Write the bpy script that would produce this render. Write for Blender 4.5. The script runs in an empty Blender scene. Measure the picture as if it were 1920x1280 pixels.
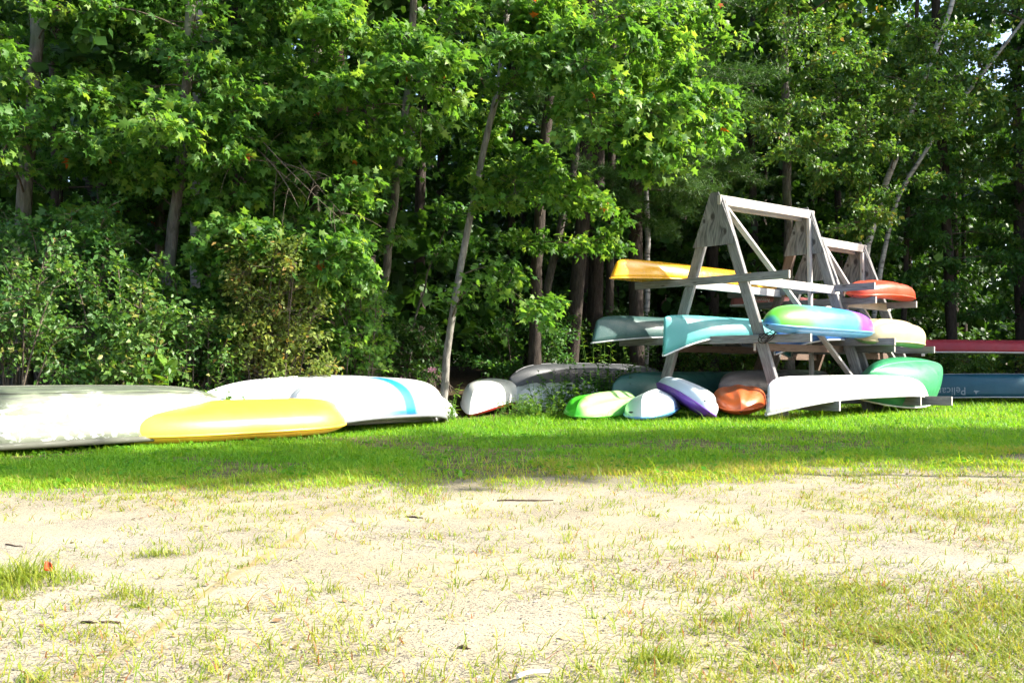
import bpy, bmesh, math, random
import numpy as np
from mathutils import Vector, Matrix

# ------------------------------------------------------------------ camera, sky, sun, exposure
SC = bpy.context.scene
COL = SC.collection
F, CX, HY, CH = 1750.0, 960.0, 690.0, 0.75      # focal length in photo pixels, image centre, horizon row, eye height
cam = bpy.data.cameras.new('camera')
cam.lens = 36 * F / 1920
cam.shift_y = (HY - 640) / 1920
cam.clip_end = 2000
camo = bpy.data.objects.new('camera', cam)
camo.location = (0, 0, CH)
camo.rotation_euler = (math.radians(90), 0, 0)
COL.objects.link(camo)
SC.camera = camo

SUN_EL, SUN_AZ = math.radians(36), math.radians(94)   # azimuth clockwise from +Y
SUNH = Vector((math.sin(SUN_AZ), math.cos(SUN_AZ), 0))
SUNV = (SUNH * math.cos(SUN_EL) + Vector((0, 0, math.sin(SUN_EL)))).normalized()
w = bpy.data.worlds.new('World')
SC.world = w
w.use_nodes = True
nt = w.node_tree
bg = nt.nodes['Background']
sky = nt.nodes.new('ShaderNodeTexSky')
sky.sky_type = 'NISHITA'
sky.sun_disc = False
sky.sun_elevation = SUN_EL
sky.sun_rotation = SUN_AZ
sky.air_density = 1.0
sky.dust_density = 2.5
sky.ozone_density = 1.0
nt.links.new(sky.outputs[0], bg.inputs[0])
bg.inputs[1].default_value = 0.15
sl = bpy.data.lights.new('sun', 'SUN')
sl.energy = 5.0
sl.angle = math.radians(0.55)
sl.color = (1.0, 0.94, 0.82)
so = bpy.data.objects.new('sun', sl)
so.rotation_euler = (-SUNV).to_track_quat('-Z', 'Y').to_euler()
so.location = (20, -20, 30)
COL.objects.link(so)
SC.view_settings.view_transform = 'Standard'
SC.view_settings.look = 'None'
SC.view_settings.gamma = 1.0
SC.view_settings.exposure = 1.53
SC.render.engine = 'CYCLES'
SC.cycles.max_bounces = 4
SC.cycles.use_adaptive_sampling = True
SC.cycles.adaptive_threshold = 0.03
SC.cycles.diffuse_bounces = 2
SC.cycles.glossy_bounces = 2
SC.cycles.transmission_bounces = 2
SC.cycles.use_denoising = True
SC.cycles.caustics_reflective = False
SC.cycles.caustics_refractive = False

# ------------------------------------------------------------------ helpers
RNG = np.random.default_rng(11)
random.seed(5)
UP = np.array((0.0, 0.0, 1.0))
UV = np.array((0.717, 0.697, 0.0)); UV /= np.linalg.norm(UV)      # along the racks
VV = np.array((UV[1], -UV[0], 0.0))                               # across the racks, towards the lawn


def W(s, a, z=0.0):
    """A point s metres along the rack line and a metres across it."""
    return Vector((3.29 + UV[0] * s + VV[0] * a, 15 + UV[1] * s + VV[1] * a, z))


def at(px, py, Y):
    return Vector(((px - CX) / F * Y, Y, CH + (HY - py) / F * Y))


def hash2(ix, iy, seed):
    n = (ix.astype(np.int64) * 374761393 + iy.astype(np.int64) * 668265263 + seed * 974634221) & 0xFFFFFFFF
    n = ((n ^ (n >> 13)) * 1274126177) & 0xFFFFFFFF
    return ((n ^ (n >> 16)) & 0xFFFF) / 65535.0


def vnoise(x, y, sc, seed=0):
    x = np.asarray(x, float) * sc; y = np.asarray(y, float) * sc
    ix = np.floor(x); iy = np.floor(y)
    fx = x - ix; fy = y - iy
    fx = fx * fx * (3 - 2 * fx); fy = fy * fy * (3 - 2 * fy)
    a = hash2(ix, iy, seed); b = hash2(ix + 1, iy, seed); c = hash2(ix, iy + 1, seed); d = hash2(ix + 1, iy + 1, seed)
    return (a * (1 - fx) + b * fx) * (1 - fy) + (c * (1 - fx) + d * fx) * fy


def fbm(x, y, sc, seed=0, o=3):
    r = 0; amp = 1; tot = 0
    for k in range(o):
        r = r + amp * vnoise(x, y, sc * 2 ** k, seed + k * 7); tot += amp; amp *= .5
    return r / tot


def sstep(a, b, x):
    t = np.clip((x - a) / (b - a), 0, 1)
    return t * t * (3 - 2 * t)


def gz(x, y):
    x = np.asarray(x, float); y = np.asarray(y, float)
    a = (x - 3.29) * VV[0] + (y - 15) * VV[1]
    rise = .34 * sstep(2.3, 3.8, -a) * sstep(9, 14, y) + .5 * sstep(7, 22, -a)
    near = sstep(1.0, 4.0, y)
    return rise + near * (.05 * (fbm(x, y, .55, 3) - .5) + .018 * (fbm(x, y, 3.1, 9) - .5))


def lawn_mask(x, y):
    x = np.asarray(x, float); y = np.asarray(y, float)
    e = 6.05 + .16 * x - .012 * x * x + 1.0 * (fbm(x, y, .8, 21) - .5) + .9 * (fbm(x, y, 3.5, 23, 2) - .5)
    e = e + 1.3 * sstep(1.5, 4.5, x) * (vnoise(x, y, .9, 31))
    return sstep(-.6, .9, y - e)


class MB:
    """Collects vertices and faces of one mesh (numpy)."""

    def __init__(self):
        self.v = []; self.f = []; self.r = []; self.n = 0

    def add(self, verts, faces, rnd=None):
        verts = np.asarray(verts, np.float32).reshape(-1, 3)
        faces = np.asarray(faces, np.int32)
        self.v.append(verts); self.f.append(faces + self.n); self.n += len(verts)
        if rnd is None:
            rnd = np.full(len(faces), .5)
        self.r.append(np.broadcast_to(np.asarray(rnd, np.float32), (len(faces),)))

    def mesh(self, name, mat, smooth=False):
        me = bpy.data.meshes.new(name)
        if not self.v:
            return me
        v = np.concatenate(self.v)
        cnt = np.concatenate([np.full(len(f), f.shape[1], np.int32) for f in self.f])
        lp = np.concatenate([f.ravel() for f in self.f])
        me.vertices.add(len(v)); me.vertices.foreach_set('co', v.ravel())
        me.loops.add(len(lp)); me.loops.foreach_set('vertex_index', lp.astype(np.int32))
        me.polygons.add(len(cnt))
        st = np.concatenate([[0], np.cumsum(cnt)[:-1]]).astype(np.int32)
        me.polygons.foreach_set('loop_start', st)
        me.polygons.foreach_set('loop_total', cnt)
        if smooth:
            me.polygons.foreach_set('use_smooth', np.ones(len(cnt), bool))
        at_ = me.attributes.new('rnd', 'FLOAT', 'FACE')
        at_.data.foreach_set('value', np.concatenate(self.r).astype(np.float32))
        me.update(calc_edges=True)
        me.validate()
        for m in (mat if isinstance(mat, (list, tuple)) else [mat]):
            if m: me.materials.append(m)
        return me


def link(name, me, parent=None, M=None, kind=None, label=None):
    o = bpy.data.objects.new(name, me)
    COL.objects.link(o)
    if parent is not None:
        o.parent = parent
    if M is not None:
        o.matrix_basis = M
    if kind: o['kind'] = kind
    if label: o['label'] = label
    return o


def tag(o, label, cat, group=None, kind=None):
    o['label'] = label
    if cat: o['category'] = cat
    if group: o['group'] = group
    if kind: o['kind'] = kind
    return o


def empty(name, M, label, cat, group=None):
    o = bpy.data.objects.new(name, None)
    o.empty_display_size = .1
    COL.objects.link(o)
    o.matrix_basis = M if isinstance(M, Matrix) else Matrix.Translation(M)
    return tag(o, label, cat, group)


def frame(origin, xdir, zhint=(0, 0, 1), roll=0):
    x = Vector(xdir).normalized()
    y = Vector(zhint).cross(x).normalized()
    z = x.cross(y)
    M = Matrix((x, y, z)).transposed().to_4x4()
    M.translation = Vector(origin)
    return M @ Matrix.Rotation(roll, 4, 'X')


def tube(mb, pts, rad, n=7, rnd=.5, jit=0.0, cap=True):
    pts = np.asarray(pts, float); m = len(pts)
    rad = np.broadcast_to(np.asarray(rad, float), (m,))
    tg = np.gradient(pts, axis=0)
    tg /= np.linalg.norm(tg, axis=1)[:, None] + 1e-9
    ref = np.array((0.3, 0.9, 0.1)) if abs(tg[0, 1]) < .8 else np.array((1.0, 0, .2))
    s = np.cross(tg, ref); s /= np.linalg.norm(s, axis=1)[:, None] + 1e-9
    t2 = np.cross(tg, s)
    an = np.linspace(0, 2 * math.pi, n, endpoint=False)
    rr = rad[:, None] * (1 + jit * RNG.uniform(-1, 1, (m, n)))
    ring = pts[:, None, :] + rr[..., None] * (np.cos(an)[None, :, None] * s[:, None, :] + np.sin(an)[None, :, None] * t2[:, None, :])
    i = np.arange(m - 1)[:, None] * n; j = np.arange(n)[None, :]; k = (np.arange(n) + 1)[None, :] % n
    q = np.stack([i + j, i + k, i + n + k, i + n + j], -1).reshape(-1, 4)
    mb.add(ring.reshape(-1, 3), q, rnd)
    if cap:
        mb.add(np.concatenate([ring[-1], pts[-1:]]), [[a, (a + 1) % n, n] for a in range(n)], rnd)
        mb.add(np.concatenate([ring[0], pts[:1]]), [[(a + 1) % n, a, n] for a in range(n)], rnd)


def bez(p0, p1, p2, n=8):
    t = np.linspace(0, 1, n)[:, None]
    return (1 - t) ** 2 * np.asarray(p0) + 2 * t * (1 - t) * np.asarray(p1) + t * t * np.asarray(p2)


def smooth_path(pts, n):
    """Catmull-like resampling of a polyline."""
    pts = np.asarray(pts, float)
    d = np.concatenate([[0], np.cumsum(np.linalg.norm(np.diff(pts, axis=0), axis=1))])
    t = np.linspace(0, d[-1], n)
    out = np.stack([np.interp(t, d, pts[:, k]) for k in range(3)], 1)
    for _ in range(2):
        out[1:-1] = .25 * out[:-2] + .5 * out[1:-1] + .25 * out[2:]
    return out


# ------------------------------------------------------------------ materials
class NT:
    def __init__(self, name):
        self.m = bpy.data.materials.new(name)
        self.m.use_nodes = True
        self.t = self.m.node_tree
        self.b = self.t.nodes['Principled BSDF']
        self.out = self.t.nodes['Material Output']

    def node(self, typ, **kw):
        n = self.t.nodes.new(typ)
        for k, v in kw.items():
            setattr(n, k, v)
        return n

    def link(self, a, b):
        self.t.links.new(a, b)

    def put(self, sock, v):
        if isinstance(v, bpy.types.NodeSocket):
            self.t.links.new(v, sock)
        elif isinstance(v, (tuple, list)) and len(v) == 3 and sock.type == 'RGBA':
            sock.default_value = (*v, 1)
        else:
            sock.default_value = v

    def math(self, op, a, b=0.0, c=None, clamp=False):
        n = self.node('ShaderNodeMath', operation=op, use_clamp=clamp)
        self.put(n.inputs[0], a); self.put(n.inputs[1], b)
        if c is not None: self.put(n.inputs[2], c)
        return n.outputs[0]

    def co(self, kind='Object'):
        return self.node('ShaderNodeTexCoord').outputs[kind]

    def mapping(self, vec, scale=(1, 1, 1), loc=(0, 0, 0), rot=(0, 0, 0)):
        n = self.node('ShaderNodeMapping')
        self.link(vec, n.inputs[0])
        n.inputs['Scale'].default_value = scale; n.inputs['Location'].default_value = loc; n.inputs['Rotation'].default_value = rot
        return n.outputs[0]

    def noise(self, vec, scale, detail=4, rough=.55, dist=0.0):
        n = self.node('ShaderNodeTexNoise')
        if vec is not None: self.link(vec, n.inputs['Vector'])
        n.inputs['Scale'].default_value = scale; n.inputs['Detail'].default_value = detail
        n.inputs['Roughness'].default_value = rough; n.inputs['Distortion'].default_value = dist
        return n.outputs[0]

    def ramp(self, fac, stops, interp='LINEAR'):
        n = self.node('ShaderNodeValToRGB')
        self.put(n.inputs[0], fac)
        cr = n.color_ramp; cr.interpolation = interp
        while len(cr.elements) < len(stops): cr.elements.new(.5)
        for e, (p, c) in zip(cr.elements, stops):
            e.position = p
            e.color = (*c, 1) if isinstance(c, (tuple, list)) else (c, c, c, 1)
        return n.outputs[0]

    def mix(self, fac, a, b, mode='MIX'):
        n = self.node('ShaderNodeMix', data_type='RGBA', blend_type=mode)
        self.put(n.inputs[0], fac); self.put(n.inputs[6], a); self.put(n.inputs[7], b)
        return n.outputs[2]

    def bump(self, h, strength=.3, dist=.01):
        n = self.node('ShaderNodeBump')
        n.inputs['Strength'].default_value = strength; n.inputs['Distance'].default_value = dist
        self.put(n.inputs['Height'], h)
        self.link(n.outputs[0], self.b.inputs['Normal'])
        return n

    def attr(self, name):
        n = self.node('ShaderNodeAttribute', attribute_name=name)
        return n.outputs['Fac']

    def sep(self, vec):
        n = self.node('ShaderNodeSeparateXYZ'); self.link(vec, n.inputs[0]); return n.outputs

    def base(self, col, rough=.5, spec=.5, metal=0.0, coat=0.0):
        self.put(self.b.inputs['Base Color'], col)
        self.put(self.b.inputs['Roughness'], rough)
        self.put(self.b.inputs['Specular IOR Level'], spec)
        self.put(self.b.inputs['Metallic'], metal)
        self.put(self.b.inputs['Coat Weight'], coat)
        return self


def leaf_mat(name, stops, trans, tw=.40, rough=.48, spec=.32):
    n = NT(name)
    c = n.ramp(n.attr('rnd'), stops)
    n.base(c, rough, spec)
    tr = n.node('ShaderNodeBsdfTranslucent')
    n.link(n.mix(1.0, c, trans, 'MULTIPLY'), tr.inputs[0])
    mx = n.node('ShaderNodeMixShader'); mx.inputs[0].default_value = tw
    n.link(n.b.outputs[0], mx.inputs[1]); n.link(tr.outputs[0], mx.inputs[2]); n.link(mx.outputs[0], n.out.inputs[0])
    return n.m


YT = (2.3, 2.1, .9)
M_MAPLE = leaf_mat('maple_leaf', [(0, (.040, .115, .022)), (.4, (.070, .175, .028)), (.7, (.110, .225, .038)), (.985, (.175, .275, .05)), (1, (.38, .10, .02))], YT, .44)
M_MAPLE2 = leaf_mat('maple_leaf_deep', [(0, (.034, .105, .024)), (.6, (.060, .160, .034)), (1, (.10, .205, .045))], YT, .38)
M_SMALL = leaf_mat('small_leaf', [(0, (.042, .115, .024)), (.55, (.080, .175, .034)), (.95, (.15, .24, .05)), (1, (.28, .18, .05))], YT, .34, .45, .35)
M_OLIVE = leaf_mat('olive_leaf', [(0, (.09, .145, .03)), (.5, (.155, .215, .045)), (.9, (.23, .25, .06)), (1, (.30, .16, .05))], YT, .3)
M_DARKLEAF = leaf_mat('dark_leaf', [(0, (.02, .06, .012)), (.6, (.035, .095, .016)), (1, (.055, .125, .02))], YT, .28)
M_PINE = leaf_mat('pine_needle', [(0, (.03, .08, .02)), (.6, (.055, .13, .03)), (1, (.085, .17, .035))], (1.8, 1.7, .9), .25, .5)
M_WEED = leaf_mat('weed_leaf', [(0, (.05, .14, .018)), (.6, (.095, .21, .025)), (1, (.17, .27, .035))], YT, .35)
M_LAWN = leaf_mat('lawn_blade', [(0, (.058, .205, .012)), (.35, (.105, .29, .016)), (.65, (.18, .355, .022)), (.85, (.27, .36, .04)), (1, (.33, .29, .10))], (2.2, 1.9, .7), .4, .5, .3)
M_SGRASS = leaf_mat('sand_grass', [(0, (.11, .20, .02)), (.45, (.22, .28, .03)), (.8, (.34, .33, .06)), (.93, (.40, .33, .10)), (1, (.27, .11, .04))], (1.8, 1.6, .7), .35, .5, .3)


def mk_bark(name, c1, c2, scale=(9, 9, 2.2), moss=0.0):
    n = NT(name)
    co = n.mapping(n.co(), scale)
    f = n.noise(co, 2.2, 6, .65, .4)
    c = n.ramp(f, [(.3, c1), (.5, tuple(.5 * (a + b) for a, b in zip(c1, c2))), (.68, c2)])
    if moss:
        g = n.ramp(n.noise(n.co(), 1.7, 4), [(.5, 0.0), (.62, moss)])
        c = n.mix(g, c, (.10, .13, .07))
    n.base(c, .9, .2)
    n.bump(f, .9, .03)
    return n.m


M_BARK = mk_bark('grey_bark', (.05, .042, .036), (.19, .17, .145), moss=.6)
M_BARKP = mk_bark('pale_bark', (.11, .10, .09), (.34, .32, .29), moss=.3)
M_BARKR = mk_bark('brown_bark', (.045, .03, .022), (.17, .115, .08))
M_BARKD = mk_bark('dark_bark', (.025, .02, .018), (.075, .06, .05))
M_TWIG = mk_bark('twig', (.07, .055, .04), (.16, .13, .10))


def mk_birch():
    n = NT('birch_bark')
    co = n.mapping(n.co(), (2.0, 2.0, 9))
    f = n.noise(co, 1.6, 5, .6)
    c = n.ramp(f, [(.36, (.04, .037, .034)), (.44, (.25, .24, .225)), (.65, (.40, .39, .375))])
    n.base(c, .7, .3)
    n.bump(f, .4, .01)
    return n.m


M_BIRCH = mk_birch()


def mk_wood(name, dark, light, warm=.0):
    """Weathered board: grain runs along the board's local x."""
    n = NT(name)
    oi = n.node('ShaderNodeObjectInfo')
    co = n.co()
    add = n.node('ShaderNodeVectorMath', operation='ADD')
    n.link(co, add.inputs[0])
    sc = n.node('ShaderNodeVectorMath', operation='SCALE'); sc.inputs[0].default_value = (37, 91, 53)
    n.link(oi.outputs['Random'], sc.inputs['Scale']); n.link(sc.outputs[0], add.inputs[1])
    p = add.outputs[0]
    g = n.noise(n.mapping(p, (1.1, 16, 16)), 2.4, 6, .6, 1.4)
    fine = n.noise(n.mapping(p, (2.5, 90, 90)), 1.5, 3, .6)
    f = n.math('ADD', n.math('MULTIPLY', g, .7), n.math('MULTIPLY', fine, .3))
    c = n.ramp(f, [(.32, dark), (.5, tuple(.45 * a + .55 * b for a, b in zip(dark, light))), (.68, light)])
    big = n.ramp(n.noise(p, 2.3, 3), [(.4, 0.0), (.65, .5)])
    c = n.mix(n.math('MULTIPLY', big, .6), c, (.15 + warm, .13 + warm * .5, .115))
    v = n.node('ShaderNodeTexVoronoi'); n.link(n.mapping(p, (2.2, 7, 7)), v.inputs['Vector']); v.inputs['Scale'].default_value = 1.0
    kn = n.ramp(v.outputs['Distance'], [(.05, 1.0), (.13, 0.0)])
    c = n.mix(n.math('MULTIPLY', kn, .75), c, (.05, .04, .035))
    n.base(c, .85, .25)
    n.bump(f, .5, .006)
    return n.m


M_WOOD = mk_wood('weathered_board', (.085, .084, .086), (.34, .335, .335))
M_WOODLIT = mk_wood('sunlit_toned_board', (.36, .33, .31), (.62, .59, .56))  # same timber, paled to paint in sun on ridge, upper rails and braces
M_WOODSHADE = mk_wood('shade_toned_board', (.085, .06, .048), (.25, .17, .13), .05)  # same timber, browned to paint in warm shade on rear leg and lower rails


def mk_ply():
    n = NT('knotty_plywood'); co = n.co(); s = n.sep(co)
    kd = None
    for (kx, ky, r) in ((.06, .03, .055), (-.20, -.20, .04), (.0, .19, .03)):
        d = n.math('SQRT', n.math('ADD', n.math('POWER', n.math('MULTIPLY', n.math('SUBTRACT', s[0], kx), .62), 2), n.math('POWER', n.math('SUBTRACT', s[1], ky), 2)))
        d = n.math('DIVIDE', d, r)
        kd = d if kd is None else n.math('MINIMUM', kd, d)
    bend = n.math('DIVIDE', .07, n.math('ADD', kd, .8))
    cmb = n.node('ShaderNodeCombineXYZ')
    n.link(n.math('MULTIPLY', s[0], 1.0), cmb.inputs[0]); n.link(n.math('ADD', n.math('MULTIPLY', s[1], 18), n.math('MULTIPLY', bend, 55)), cmb.inputs[1])
    g = n.noise(cmb.outputs[0], 2.2, 5, .6, .8)
    c = n.ramp(g, [(.34, (.075, .075, .08)), (.5, (.19, .19, .195)), (.66, (.32, .315, .32))])
    c = n.mix(n.ramp(kd, [(.45, .9), (.95, 0.0)]), c, (.045, .04, .04))
    n.base(c, .88, .2); n.bump(g, .4, .006)
    return n.m


M_PLY = mk_ply()
M_ENDGRAIN = NT('end_grain').base((.50, .46, .42), .9, .2).m


def plastic(name, col, rough=.38, coat=.15, scuff=.25, var=.12, dirt=(.30, .28, .24)):
    n = NT(name)
    co = n.co()
    c = n.mix(n.ramp(n.noise(co, 2.2, 4), [(.35, 0.0), (.75, 1.0)]), tuple(x * (1 - var) for x in col), tuple(min(1, x * (1 + var)) for x in col))
    st = n.noise(n.mapping(co, (2.5, 26, 26)), 2.6, 5, .65, .3)
    c = n.mix(n.ramp(st, [(.57, 0.0), (.72, scuff)]), c, dirt)
    sc_ = n.noise(n.mapping(co, (3, 60, 60), rot=(.2, .1, .35)), 3.0, 3, .5, .2)
    c = n.mix(n.ramp(sc_, [(.64, 0.0), (.69, scuff * 1.3)]), c, tuple(.5 * x + .25 for x in col))
    c = n.mix(n.ramp(n.noise(co, 11, 5, .7), [(.60, 0.0), (.74, scuff * .8)]), c, tuple(.55 * x for x in col))
    n.base(c, n.ramp(n.noise(co, 7, 4), [(.3, rough * .8), (.75, min(1, rough * 1.5))]), .5, 0, coat)
    n.b.inputs['Coat Roughness'].default_value = .25
    n.bump(n.noise(co, 3.0, 3), .12, .02)
    return n


def pl(name, col, **k):
    return plastic(name, col, **k).m


# ------------------------------------------------------------------ ground
def build_ground():
    xs = np.concatenate([[-600, -250, -110, -60, -38, -27, -20, -16], np.arange(-13, 16.01, .13), [18, 21, 26, 34, 50, 80, 160, 350, 600]])
    ys = np.concatenate([[-400, -150, -60, -25, -10, -3, 0, 1], np.arange(1.6, 7.6, .07), np.arange(7.7, 28, .16), [29, 31, 34, 38, 44, 54, 80, 140, 300, 700]])
    X, Y = np.meshgrid(xs, ys)
    Z = gz(X, Y)
    nx, ny = len(xs), len(ys)
    i = (np.arange(ny - 1)[:, None] * nx + np.arange(nx - 1)[None, :])
    q = np.stack([i, i + 1, i + 1 + nx, i + nx], -1).reshape(-1, 4)
    mb = MB(); mb.add(np.stack([X, Y, Z], -1), q)
    n = NT('sandy_ground')
    geo = n.node('ShaderNodeNewGeometry')
    P = geo.outputs['Position']
    lawn = n.attr('lawn'); wood = n.attr('wood')
    s = n.sep(P)
    big = n.noise(P, .9, 4)
    mid = n.noise(P, 6, 4)
    sand = n.ramp(big, [(.3, (.35, .292, .18)), (.5, (.375, .327, .225)), (.7, (.38, .345, .27))])
    sand = n.mix(n.math('MULTIPLY', n.ramp(mid, [(.42, 0.0), (.7, 1.0)]), .35), sand, (.31, .27, .21))
    vor = n.node('ShaderNodeTexVoronoi'); n.link(P, vor.inputs['Vector']); vor.inputs['Scale'].default_value = 190
    csp = n.node('ShaderNodeSeparateColor'); n.link(vor.outputs['Color'], csp.inputs[0])
    dens = n.ramp(n.noise(P, 1.6, 4, .6), [(.34, .03), (.62, .42)])
    # packed smooth streak that crosses the sand
    def line_d(x0, y0, x1, y1):
        L = math.hypot(x1 - x0, y1 - y0); dx, dy = (x1 - x0) / L, (y1 - y0) / L
        al = n.math('ADD', n.math('MULTIPLY', n.math('SUBTRACT', s[0], x0), dx), n.math('MULTIPLY', n.math('SUBTRACT', s[1], y0), dy))
        ac = n.math('ADD', n.math('MULTIPLY', n.math('SUBTRACT', s[0], x0), -dy), n.math('MULTIPLY', n.math('SUBTRACT', s[1], y0), dx))
        return al, ac, L
    al, ac, L = line_d(-1.06, 2.2, -.93, 4.9)
    wob = n.math('MULTIPLY', n.math('SUBTRACT', n.noise(n.mapping(P, (1, 1, 1)), 1.4, 2), .5), .05)
    dist = n.math('ABSOLUTE', n.math('ADD', ac, wob))
    streak = n.math('MULTIPLY', n.ramp(dist, [(.012, 1.0), (.026, 0.0)]), n.math('LESS_THAN', n.math('ABSOLUTE', n.math('SUBTRACT', al, L / 2)), L / 2))
    streak = n.math('MULTIPLY', streak, n.ramp(n.noise(P, 3.2, 3), [(.3, .25), (.55, 1.0)]))
    dens = n.math('MULTIPLY', dens, n.math('SUBTRACT', 1.0, streak))
    vor2 = n.node('ShaderNodeTexVoronoi'); n.link(P, vor2.inputs['Vector']); vor2.inputs['Scale'].default_value = 430
    csp2 = n.node('ShaderNodeSeparateColor'); n.link(vor2.outputs['Color'], csp2.inputs[0])
    fine = n.math('LESS_THAN', csp2.outputs[0], n.math('ADD', n.math('MULTIPLY', dens, .55), .05))
    speck = n.math('MAXIMUM', n.math('LESS_THAN', csp.outputs[0], n.math('MULTIPLY', dens, .55)), fine)
    sand = n.mix(n.math('MULTIPLY', speck, .9), sand, n.ramp(csp.outputs[1], [(0, (.03, .028, .026)), (1, (.22, .19, .16))]))
    sand = n.mix(n.math('MULTIPLY', streak, .85), sand, (.30, .22, .10))
    # tyre tread prints: rows of short pressed marks
    trk = None
    for (x0, y0, x1, y1, wd, tr) in ((-.62, 2.3, -.92, 3.05, .11, 36), (-.62, 4.0, -.95, 4.7, .09, 30), (.0, 3.75, -1.0, 4.55, .12, 34),
                                     (-2.1, 3.0, -1.55, 3.0, .10, 34), (-1.9, 3.35, -1.2, 3.15, .08, 34), (.1, 2.95, .5, 3.5, .14, 30)):
        al, ac, L = line_d(x0, y0, x1, y1)
        side = n.math('SUBTRACT', n.math('ABSOLUTE', ac), wd)
        inrow = n.math('LESS_THAN', n.math('ABSOLUTE', side), .013)
        inrow2 = n.math('LESS_THAN', n.math('ABSOLUTE', n.math('ADD', side, wd * .55)), .010)
        row = n.math('MAXIMUM', inrow, inrow2)
        tread = n.math('GREATER_THAN', n.math('SINE', n.math('MULTIPLY', n.math('ADD', al, n.math('MULTIPLY', ac, .6)), 2 * math.pi * tr)), .0)
        rng = n.math('LESS_THAN', n.math('ABSOLUTE', n.math('SUBTRACT', al, L / 2)), L / 2)
        m = n.math('MULTIPLY', n.math('MULTIPLY', row, tread), rng)
        trk = m if trk is None else n.math('MAXIMUM', trk, m)
    trk = n.math('MULTIPLY', trk, n.ramp(n.noise(P, 5, 3), [(.38, 0.0), (.52, 1.0)]))
    sand = n.mix(n.math('MULTIPLY', trk, .6), sand, (.13, .105, .075))
    soil = n.ramp(n.noise(P, 7, 5), [(.35, (.085, .085, .03)), (.6, (.17, .155, .065)), (.75, (.27, .22, .12))])
    litter = n.ramp(n.noise(P, 14, 5, .7), [(.35, (.025, .018, .012)), (.55, (.07, .048, .028)), (.72, (.14, .09, .05))])
    c = n.mix(lawn, sand, soil)
    c = n.mix(wood, c, litter)
    n.base(c, .95, .12)
    h = n.math('ADD', n.math('MULTIPLY', n.noise(P, 45, 5, .7), .5), n.math('MULTIPLY', csp.outputs[2], .25))
    h = n.math('SUBTRACT', h, n.math('MULTIPLY', trk, .9))
    n.bump(h, .55, .012)
    me = mb.mesh('ground', n.m, True)
    a1 = me.attributes.new('lawn', 'FLOAT', 'POINT')
    a1.data.foreach_set('value', (lawn_mask(X, Y) * (Y > 1)).astype(np.float32).ravel())
    aa = (X - 3.29) * VV[0] + (Y - 15) * VV[1]
    a2 = me.attributes.new('wood', 'FLOAT', 'POINT')
    a2.data.foreach_set('value', (sstep(1.7, 2.7, -aa + .5 * (fbm(X, Y, 1, 5) - .5)) * (Y > 5)).astype(np.float32).ravel())
    o = link('ground', me, kind='structure')
    tag(o, 'sandy lot running into a mown lawn below the trees', None, kind='structure')


build_ground()

# ------------------------------------------------------------------ boards and racks
def board_mesh(L, wy, hz, mats, ends=True):
    """A board along local x, slightly eased edges, end grain faces carry material 1."""
    bm = bmesh.new()
    bmesh.ops.create_cube(bm, size=1)
    for v in bm.verts:
        v.co = Vector((v.co.x * L, v.co.y * wy, v.co.z * hz))
    bmesh.ops.bevel(bm, geom=list(bm.edges), offset=min(wy, hz) * .09, segments=1, affect='EDGES')
    for f in bm.faces:
        f.material_index = 1 if abs(f.normal.x) > .8 else 0
    me = bpy.data.meshes.new('board')
    bm.to_mesh(me); bm.free()
    me.materials.append(mats); me.materials.append(M_ENDGRAIN)
    return me


def board(name, root, p0, p1, wy, hz, mat, zhint=(0, 0, 1), roll=0.0):
    p0 = Vector(p0); p1 = Vector(p1)
    M = frame((p0 + p1) / 2, p1 - p0, zhint, roll)
    return link(name, board_mesh((p1 - p0).length, wy, hz, mat), root, root.matrix_basis.inverted() @ M)


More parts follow.
